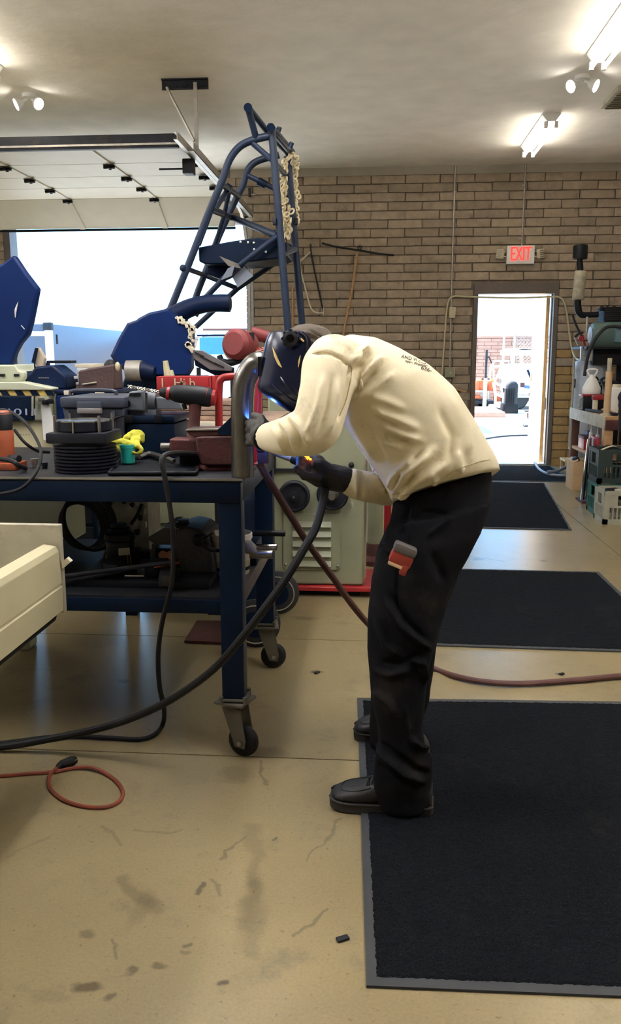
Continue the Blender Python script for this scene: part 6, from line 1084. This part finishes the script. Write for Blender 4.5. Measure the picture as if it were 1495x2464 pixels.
hs = [at(x, y, z=.022) for x, y in ((1285, 1108), (1297, 1128), (1318, 1140), (1345, 1144), (1372, 1144), (1400, 1140))]; o = MB().tube(hs, .016, 8, 5).build('flexible_hose', M('blue_grey_hose', (128, 136, 152), .5, var=.1)); tag(o, 'pale blue grey hose curving over the doorway mat to the right', 'hose')
hs = [at(x, y, z=.05) for x, y in ((1318, 1136), (1340, 1134), (1362, 1124), (1378, 1116))]; o = MB().tube(hs, .02, 8, 4).build('flexible_hose', M('blue_grey_hose', (0,)*3)); tag(o, 'short thicker grey hose crossing above the pale floor hose', 'hose')
# ---------------- the yard outside ----------------
tag(MB().b2((-45, WY+.2, -.06), (45, 60, -.004)).build('ground', m_asphalt, smooth=False), 'sun bleached concrete yard outside both openings', 'ground', kind='structure')
yw = thing('wall_yard', 'pinkish brick boundary wall across the yard', 'wall', (0, 26, 0), kind='structure'); m_yb = M('yard_brick', (168, 124, 104), .9, var=.12, scale=6, rnd=.12)
MB().b2((-30, 26.04, -.01), (30, 26.3, 1.86)).build('wall_core', M('yard_mortar', (140, 108, 92), .95), yw, smooth=False); MB().b2((-30, 26.0, 1.86), (30, 26.34, 1.92)).build('coping', m_yb, yw, smooth=False)
co = MB()
for r in range(18):
    for k in range(60):
        x = -12+k*.4+(r % 2)*.2; co.b2((x+.006, 26.02, r*.1025+.006), (x+.394, 26.05, r*.1025+.097))
o = co.build('block_courses', m_yb, yw, smooth=False); o['kind'] = 'stuff'
cf_ = thing('chain_link_fence', 'chain link fence with steel posts in front of the pink yard wall', 'fence', (0, 25.5, 0)); fm = MB(); rr_ = .005
for x0, x1 in ((-9.5, -4.5), (4.0, 8.4)):
    for s in (1, -1):
        k = x0-1.9
        while k < x1+1.9:
            xa, xb = (k, k+1.86) if s > 0 else (k+1.86, k); za, zb = .04, 1.9
            lo_, hi_ = min(xa, xb), max(xa, xb)
            t0 = max(0, (x0-xa)/(xb-xa)) if xb > xa else max(0, (x1-xa)/(xb-xa)); t1 = min(1, (x1-xa)/(xb-xa)) if xb > xa else min(1, (x0-xa)/(xb-xa))
            if t1 > t0+.02: fm.tube([(xa+(xb-xa)*t0, 25.5, za+(zb-za)*t0), (xa+(xb-xa)*t1, 25.5, za+(zb-za)*t1)], rr_, 3)
            k += .10
    MB().tube([(x0, 25.5, 1.92), (x1, 25.5, 1.92)], .025, 8).build('top_rail', m_galv, cf_)
o = fm.build('wire_mesh', m_galv, cf_, smooth=False); o['kind'] = 'stuff'
for x in [at(px_, 850, Y=25.5).x for px_ in (236, 243, 250, 1212)]+[-9.5, -4.5, 4.0, 8.4]: MB().cyl((x, 25.48, 0), (x, 25.48, 1.95), .035, n=10).build('post', m_galv if x > 0 else m_white, cf_)
# cargo trailer
tz0 = thing('cargo_trailer', 'grey enclosed cargo trailer with white corner trim parked in the yard', 'trailer', at(150, 870, Y=20)); tz0.location.z = 0; xr_ = at(122, 800, Y=18).x; m_tg = M('trailer_grey', (78, 80, 90), .4, metal=.2, var=.05); zt_ = at(122, 779, Y=18).z
MB().b2((xr_-2.1, 18, .45), (xr_, 24, zt_), .04).build('box_body', m_tg, tz0); MB().b2((xr_-.13, 17.98, .45), (xr_+.012, 18.1, zt_-.12), .01).build('corner_trim', m_white, tz0); MB().b2((xr_-.16, 17.96, zt_-.14), (xr_+.03, 18.12, zt_+.03), .03).build('corner_cap', m_dsteel, tz0)
MB().box(((at(91, 803, Y=17.97)).x, 17.985, at(91, 803, Y=17.97).z), (.32, .02, .10), None, .008).build('white_plate', m_white, tz0); MB().b2((xr_, 18.3, zt_-.42), (xr_+.02, 18.36, zt_-.22)).build('side_lamp', m_black, tz0); MB().b2((xr_, 23.8, zt_-.35), (xr_+.02, 23.95, zt_-.2)).build('rear_lamp', m_white, tz0)
for y in (20.4, 21.3):
    for x in (xr_-.12, xr_-2.0): MB().lathe([(.001, -.1), (.33, -.1), (.36, -.06), (.36, .06), (.33, .1), (.001, .1)], (x, y, .36), 'X', 24).build('wheel', m_tyre, tz0)
MB().tube([(xr_-1.05, 18.0, .5), (xr_-1.05, 16.8, .5)], .05, 8).build('tongue', m_dsteel, tz0); MB().cyl((xr_-1.05, 16.9, 0), (xr_-1.05, 16.9, .5), .035).build('jack_leg', m_dsteel, tz0)
# pale blue vehicle
cr_ = thing('car', 'pale blue white crew cab vehicle parked outside the garage opening', 'car', at(540, 900, Y=15)); cr_.location.z = 0; m_cb = M('pale_blue_body', (196, 214, 222), .3, var=.03, coat=.5); m_cw = M('car_window', (70, 132, 176), .1, var=.05, spec=.8)
x0 = at(462, 850, Y=15).x; zr = at(500, 797, Y=15).z
sec = [(x0, .45), (x0+4.6, .45), (x0+4.7, .75), (x0+4.55, 1.0), (x0+3.5, 1.12), (x0+2.7, zr-.06), (x0+2.3, zr), (x0+.4, zr), (x0+.12, zr-.1), (x0-.05, 1.1), (x0-.1, .7)]
bev(MB().prism([(x, 15, z) for x, z in sec], (0, 1.8, 0)).build('body', m_cb, cr_), .06, 3)
zw0, zw1 = at(500, 853, Y=14.98).z, at(500, 812, Y=14.98).z
for xa, xb in ((x0+.14, x0+.74), (x0+.82, x0+1.45), (x0+1.52, x0+2.3)): bev(MB().b2((xa, 14.985, zw0), (xb, 15.02, zw1)).build('window', m_cw, cr_), .008)
MB().b2((x0+.1, 14.99, zw1+.02), (x0+2.4, 15.02, zw1+.05)).build('drip_rail', m_navyd, cr_); MB().tube([(x0+.2, 15.05, zr+.03), (x0+2.2, 15.05, zr+.03)], .02, 8).build('roof_rail', m_rust, cr_)
for y in (15.1, 16.6):
    for x in (x0+.75, x0+3.7): MB().lathe([(.001, -.1), (.3, -.1), (.34, -.06), (.34, .06), (.3, .1), (.001, .1)], (x, y, .34), 'Y', 24).build('wheel', m_tyre, cr_)
# white boat seen through the doorway
bo = thing('boat', 'white boat with a cabin roof and windscreen on a trailer, through the doorway', 'boat', at(1270, 960, Y=21)); bo.location.z = 0; Yb = 21.6
def Q(x, y, Y=Yb): return at(x, y, Y=Y)
bev(MB().prism([Q(x, y) for x, y in ((1222, 902), (1232, 878), (1330, 874), (1345, 925), (1330, 950), (1240, 950))], (0, 1.9, 0)).build('hull', m_white, bo), .05); bev(MB().prism([Q(x, y) for x, y in ((1229, 842), (1240, 838), (1300, 838), (1345, 842), (1345, 856), (1229, 856))], (0, 1.8, 0)).build('cabin_roof', m_white, bo), .04)
for x in (1230, 1252, 1302, 1338): MB().prism([Q(x, 855), Q(x+7, 855), Q(x+8, 880), Q(x+1, 880)], (0, .08, 0)).build('pillar', m_white, bo)
MB().prism([Q(x, y, Yb-.02) for x, y in ((1240, 841), (1262, 839), (1290, 842), (1262, 842.5))], (0, .02, 0)).build('roof_shadow_line', m_dsteel, bo); MB().prism([Q(x, y, Yb-.02) for x, y in ((1262, 927), (1290, 930), (1290, 937), (1262, 934))], (0, .02, 0)).build('blue_stripe', M('boat_blue', (70, 96, 190), .4), bo); MB().prism([Q(x, y, Yb-.02) for x, y in ((1253, 921), (1263, 921), (1263, 932), (1253, 932))], (0, .02, 0)).build('hatch', m_rust, bo)
for x in (1250, 1325):
    for y in (Yb+.25, Yb+1.6): q = Q(x, 950); MB().lathe([(.001, -.08), (.24, -.08), (.27, -.04), (.27, .04), (.24, .08), (.001, .08)], (q.x, y, .27), 'Y', 20).build('trailer_wheel', m_tyre, bo)
MB().b2((Q(1225, 950).x, Yb+.1, .3), (Q(1340, 950).x, Yb+1.8, Q(0, 949).z)).build('trailer_bed', m_galv, bo)
# blue folded machine, seat, post, orange machines, jack
bl = thing('folding_hoist', 'bright blue folded steel hoist in front of the white boat', 'hoist', at(1290, 965, Y=19.5)); bl.location.z = 0; m_bl = M('bright_blue', (48, 128, 206), .45, var=.1)
for poly, dy in ((((1277, 898), (1287, 898), (1296, 940), (1283, 940)), 0), (((1278, 915), (1298, 910), (1299, 916), (1280, 922)), .1), (((1276, 925), (1290, 915), (1302, 950), (1288, 955)), .25)): MB().prism([at(x, y, Y=19.5+dy) for x, y in poly], (0, .08, 0)).build('blue_panel', m_bl, bl)
MB().tube([at(1270, 890, Y=19.4), at(1280, 915, Y=19.4), at(1296, 985, Y=19.4)], .025, 8).build('arm', m_navyd, bl); q = at(1292, 950, Y=19.5); MB().b2((q.x-.05, 19.5, 0), (q.x+.05, 19.7, q.z)).build('leg', m_navyd, bl)
st = thing('bucket_seat', 'black ribbed bucket seat standing on the yard, seen through the doorway', 'seat', at(1232, 980, Y=20.2)); st.location.z = 0; c = at(1232, 960, Y=20.2)
bev(MB().prism([at(x, y, Y=20.2) for x, y in ((1215, 975), (1217, 940), (1221, 925), (1230, 918), (1243, 918), (1249, 926), (1247, 955), (1242, 976))], (0, .22, 0)).build('backrest', m_tyre, st), .05, 3); 
for k in range(5): MB().tube([at(1219+k*5, 935, Y=20.18), at(1217+k*5, 973, Y=20.18)], .014, 6).build('rib', m_black, st)
q = at(1230, 975, Y=20.2); MB().b2((q.x-.18, 20.2, .0), (q.x+.18, 20.7, q.z+.03), .03).build('seat_base', m_black, st)
ps2 = thing('yard_post', 'upright post, dark above and pale below, standing on a flat base in the yard', 'post', at(1166, 985, z=0)); Yp = ps2.location.y; MB().cyl(at(1172, 842, Y=Yp), at(1169, 912, Y=Yp), .03).build('upper_tube', m_dsteel, ps2); b0 = at(1166, 985, Y=Yp); b0.z = .02; MB().tube([at(1169, 910, Y=Yp), b0], .05, 12).build('lower_tube', m_greyst, ps2); MB().b2((b0.x-.2, Yp-.15, 0), (b0.x+.5, Yp+.15, .03)).build('base', m_dsteel, ps2); MB().tube([at(1169, 912, Y=Yp)-Vector((.1, 0, 0)), at(1169, 912, Y=Yp)+Vector((.1, 0, 0))], .02, 8).build('collar', m_dsteel, ps2); MB().tube([at(1177, 858, Y=Yp), at(1184, 875, Y=Yp)], .018, 6).build('lever', m_dsteel, ps2); MB().tube([at(1177, 858, Y=Yp), at(1172, 862, Y=Yp)], .015, 6).build('lever_pin', m_dsteel, ps2)
om = thing('flatbed', 'low dark flatbed with orange machine parts on it, left side of the doorway view', 'flatbed', at(1170, 975, Y=22)); om.location.z = 0; Yo = 22; xa, xb = at(1120, 950, Y=Yo).x, at(1194, 950, Y=Yo).x; MB().b2((xa, Yo, .12), (xb, Yo+1.0, .2), .01).build('deck', m_dsteel, om)
for x in (xa+.3, xb-.3): MB().lathe([(.001, -.06), (.13, -.06), (.13, .06), (.001, .06)], (x, Yo+.1, .13), 'Y', 16).build('wheel', m_black, om)
m_or = M('sun_orange', (200, 92, 50), .5, var=.15)
for i, (x, y0, y1, w_) in enumerate(((1146, 915, 945, 8), (1156, 910, 940, 12), (1180, 912, 940, 12), (1146, 950, 968, 12), (1160, 952, 966, 8), (1196, 948, 966, 9))):
    p = at(x, y1, Y=Yo+.2+.1*(i % 3)); z1 = at(x, y0, Y=Yo+.3).z; hw_ = w_*Yo/FPX; MB().lathe([(.001, 0), (hw_*.8, 0), (hw_, .04), (hw_, (z1-p.z)*.8), (hw_*.6, z1-p.z), (.001, z1-p.z)], Vector((p.x, p.y, p.z)), n=12).build('orange_drum', m_or, om)
MB().b2((xa, Yo+.1, at(0, 943, Y=Yo).z), (xb-.3, Yo+.9, at(0, 939, Y=Yo).z+.01)).build('rack_shelf', m_galv, om)
for x in (xa+.1, xb-.35): MB().b2((x-.03, Yo+.2, .2), (x+.03, Yo+.3, at(0, 939, Y=Yo).z)).build('rack_post', m_galv, om)
rcg = thing('roll_cage', 'pale tubular roll cage standing behind the orange machines', 'frame', at(1200, 960, Y=23.2)); rcg.location.z = 0; Yr = 23.2
for pts in (((1176, 930), (1182, 880), (1192, 868), (1226, 868)), ((1186, 872), (1190, 930)), ((1206, 870), (1204, 930)), ((1226, 868), (1224, 930)), ((1182, 882), (1226, 880)), ((1190, 920), (1206, 885)), ((1206, 925), (1224, 885))): MB().tube([at(x, y, Y=Yr) for x, y in pts], .03, 8).build('tube', m_white if pts[0][1] > 900 else m_galv, rcg)
for x in (1178, 1224): p = at(x, 930, Y=Yr); MB().cyl(p, (p.x, Yr, 0), .03).build('leg', m_galv, rcg)
af = thing('white_stand', 'white angled tube stand between the post and the black seat', 'stand', at(1200, 960, Y=20.8)); af.location.z = 0
MB().tube([at(x, y, Y=20.8) for x, y in ((1188, 920), (1193, 948), (1214, 956))], .035, 8).build('tube', m_white, af); MB().tube([at(x, y, Y=20.8) for x, y in ((1188, 920), (1206, 928), (1210, 954))], .03, 8).build('tube', m_white, af)
for x in (1193, 1212): p = at(x, 950, Y=20.8); MB().cyl(p, (p.x, 20.8, 0), .03).build('leg', m_white, af)
jk2 = thing('trailer_jack', 'tall narrow black and yellow jack standing on the yard right of the seat', 'jack', at(1276, 990, z=0)); Yj = jk2.location.y; p = at(1277, 990, z=0); MB().cyl(p, at(1277, 945, Y=Yj), .035).build('post', m_black, jk2); MB().box(p+Vector((0, 0, .01)), (.3, .25, .02)).build('foot', m_dsteel, jk2); MB().box(at(1279, 960, Y=Yj-.03), (.10, .06, .12), None, .01).build('yellow_head', M('hazard_yellow', (0,)*3), jk2); MB().box(at(1283, 948, Y=Yj), (.2, .05, .05), None, .01).build('arm', m_black, jk2)
js = thing('jack_stand', 'small brown grey jack stand alone on the bright concrete', 'jack stand', at(1270, 1026, z=0)); c = js.location; MB().box(c+Vector((0, 0, .01)), (.16, .16, .02), None, .004).build('foot', m_dsteel, js)
for s in (-1, 1):
    for u in (-1, 1): MB().tube([c+Vector((s*.07, u*.07, .02)), c+Vector((s*.02, u*.02, .17))], .012, 6).build('leg', m_greyst, js)
MB().cyl(c+Vector((0, 0, .15)), c+Vector((0, 0, .26)), .022).build('column', m_rust, js)
tag(bev(MB().b2(at(1120, 1004, z=0), at(1186, 990, z=0)+Vector((0, 0, .12))).build('wheel_stop', m_yb), .02), 'pinkish concrete wheel stop lying on the yard left of the doorway view', 'wheel stop')
o = MB().tube([at(x, y, z=.012) for x, y in ((1140, 1062), (1178, 1054), (1220, 1049), (1277, 1047))], .014, 6, 4).build('yard_hose', m_dsteel); tag(o, 'dark hose lying across the bright yard, through the doorway', 'hose')
o = MB().b2((1.1, WY+.22, -.003), (2.3, WY+.62, .004)).build('door_apron', M('pink_apron', (196, 168, 154), .9, var=.1)); tag(o, 'pinkish worn concrete strip just outside the doorway', 'apron')
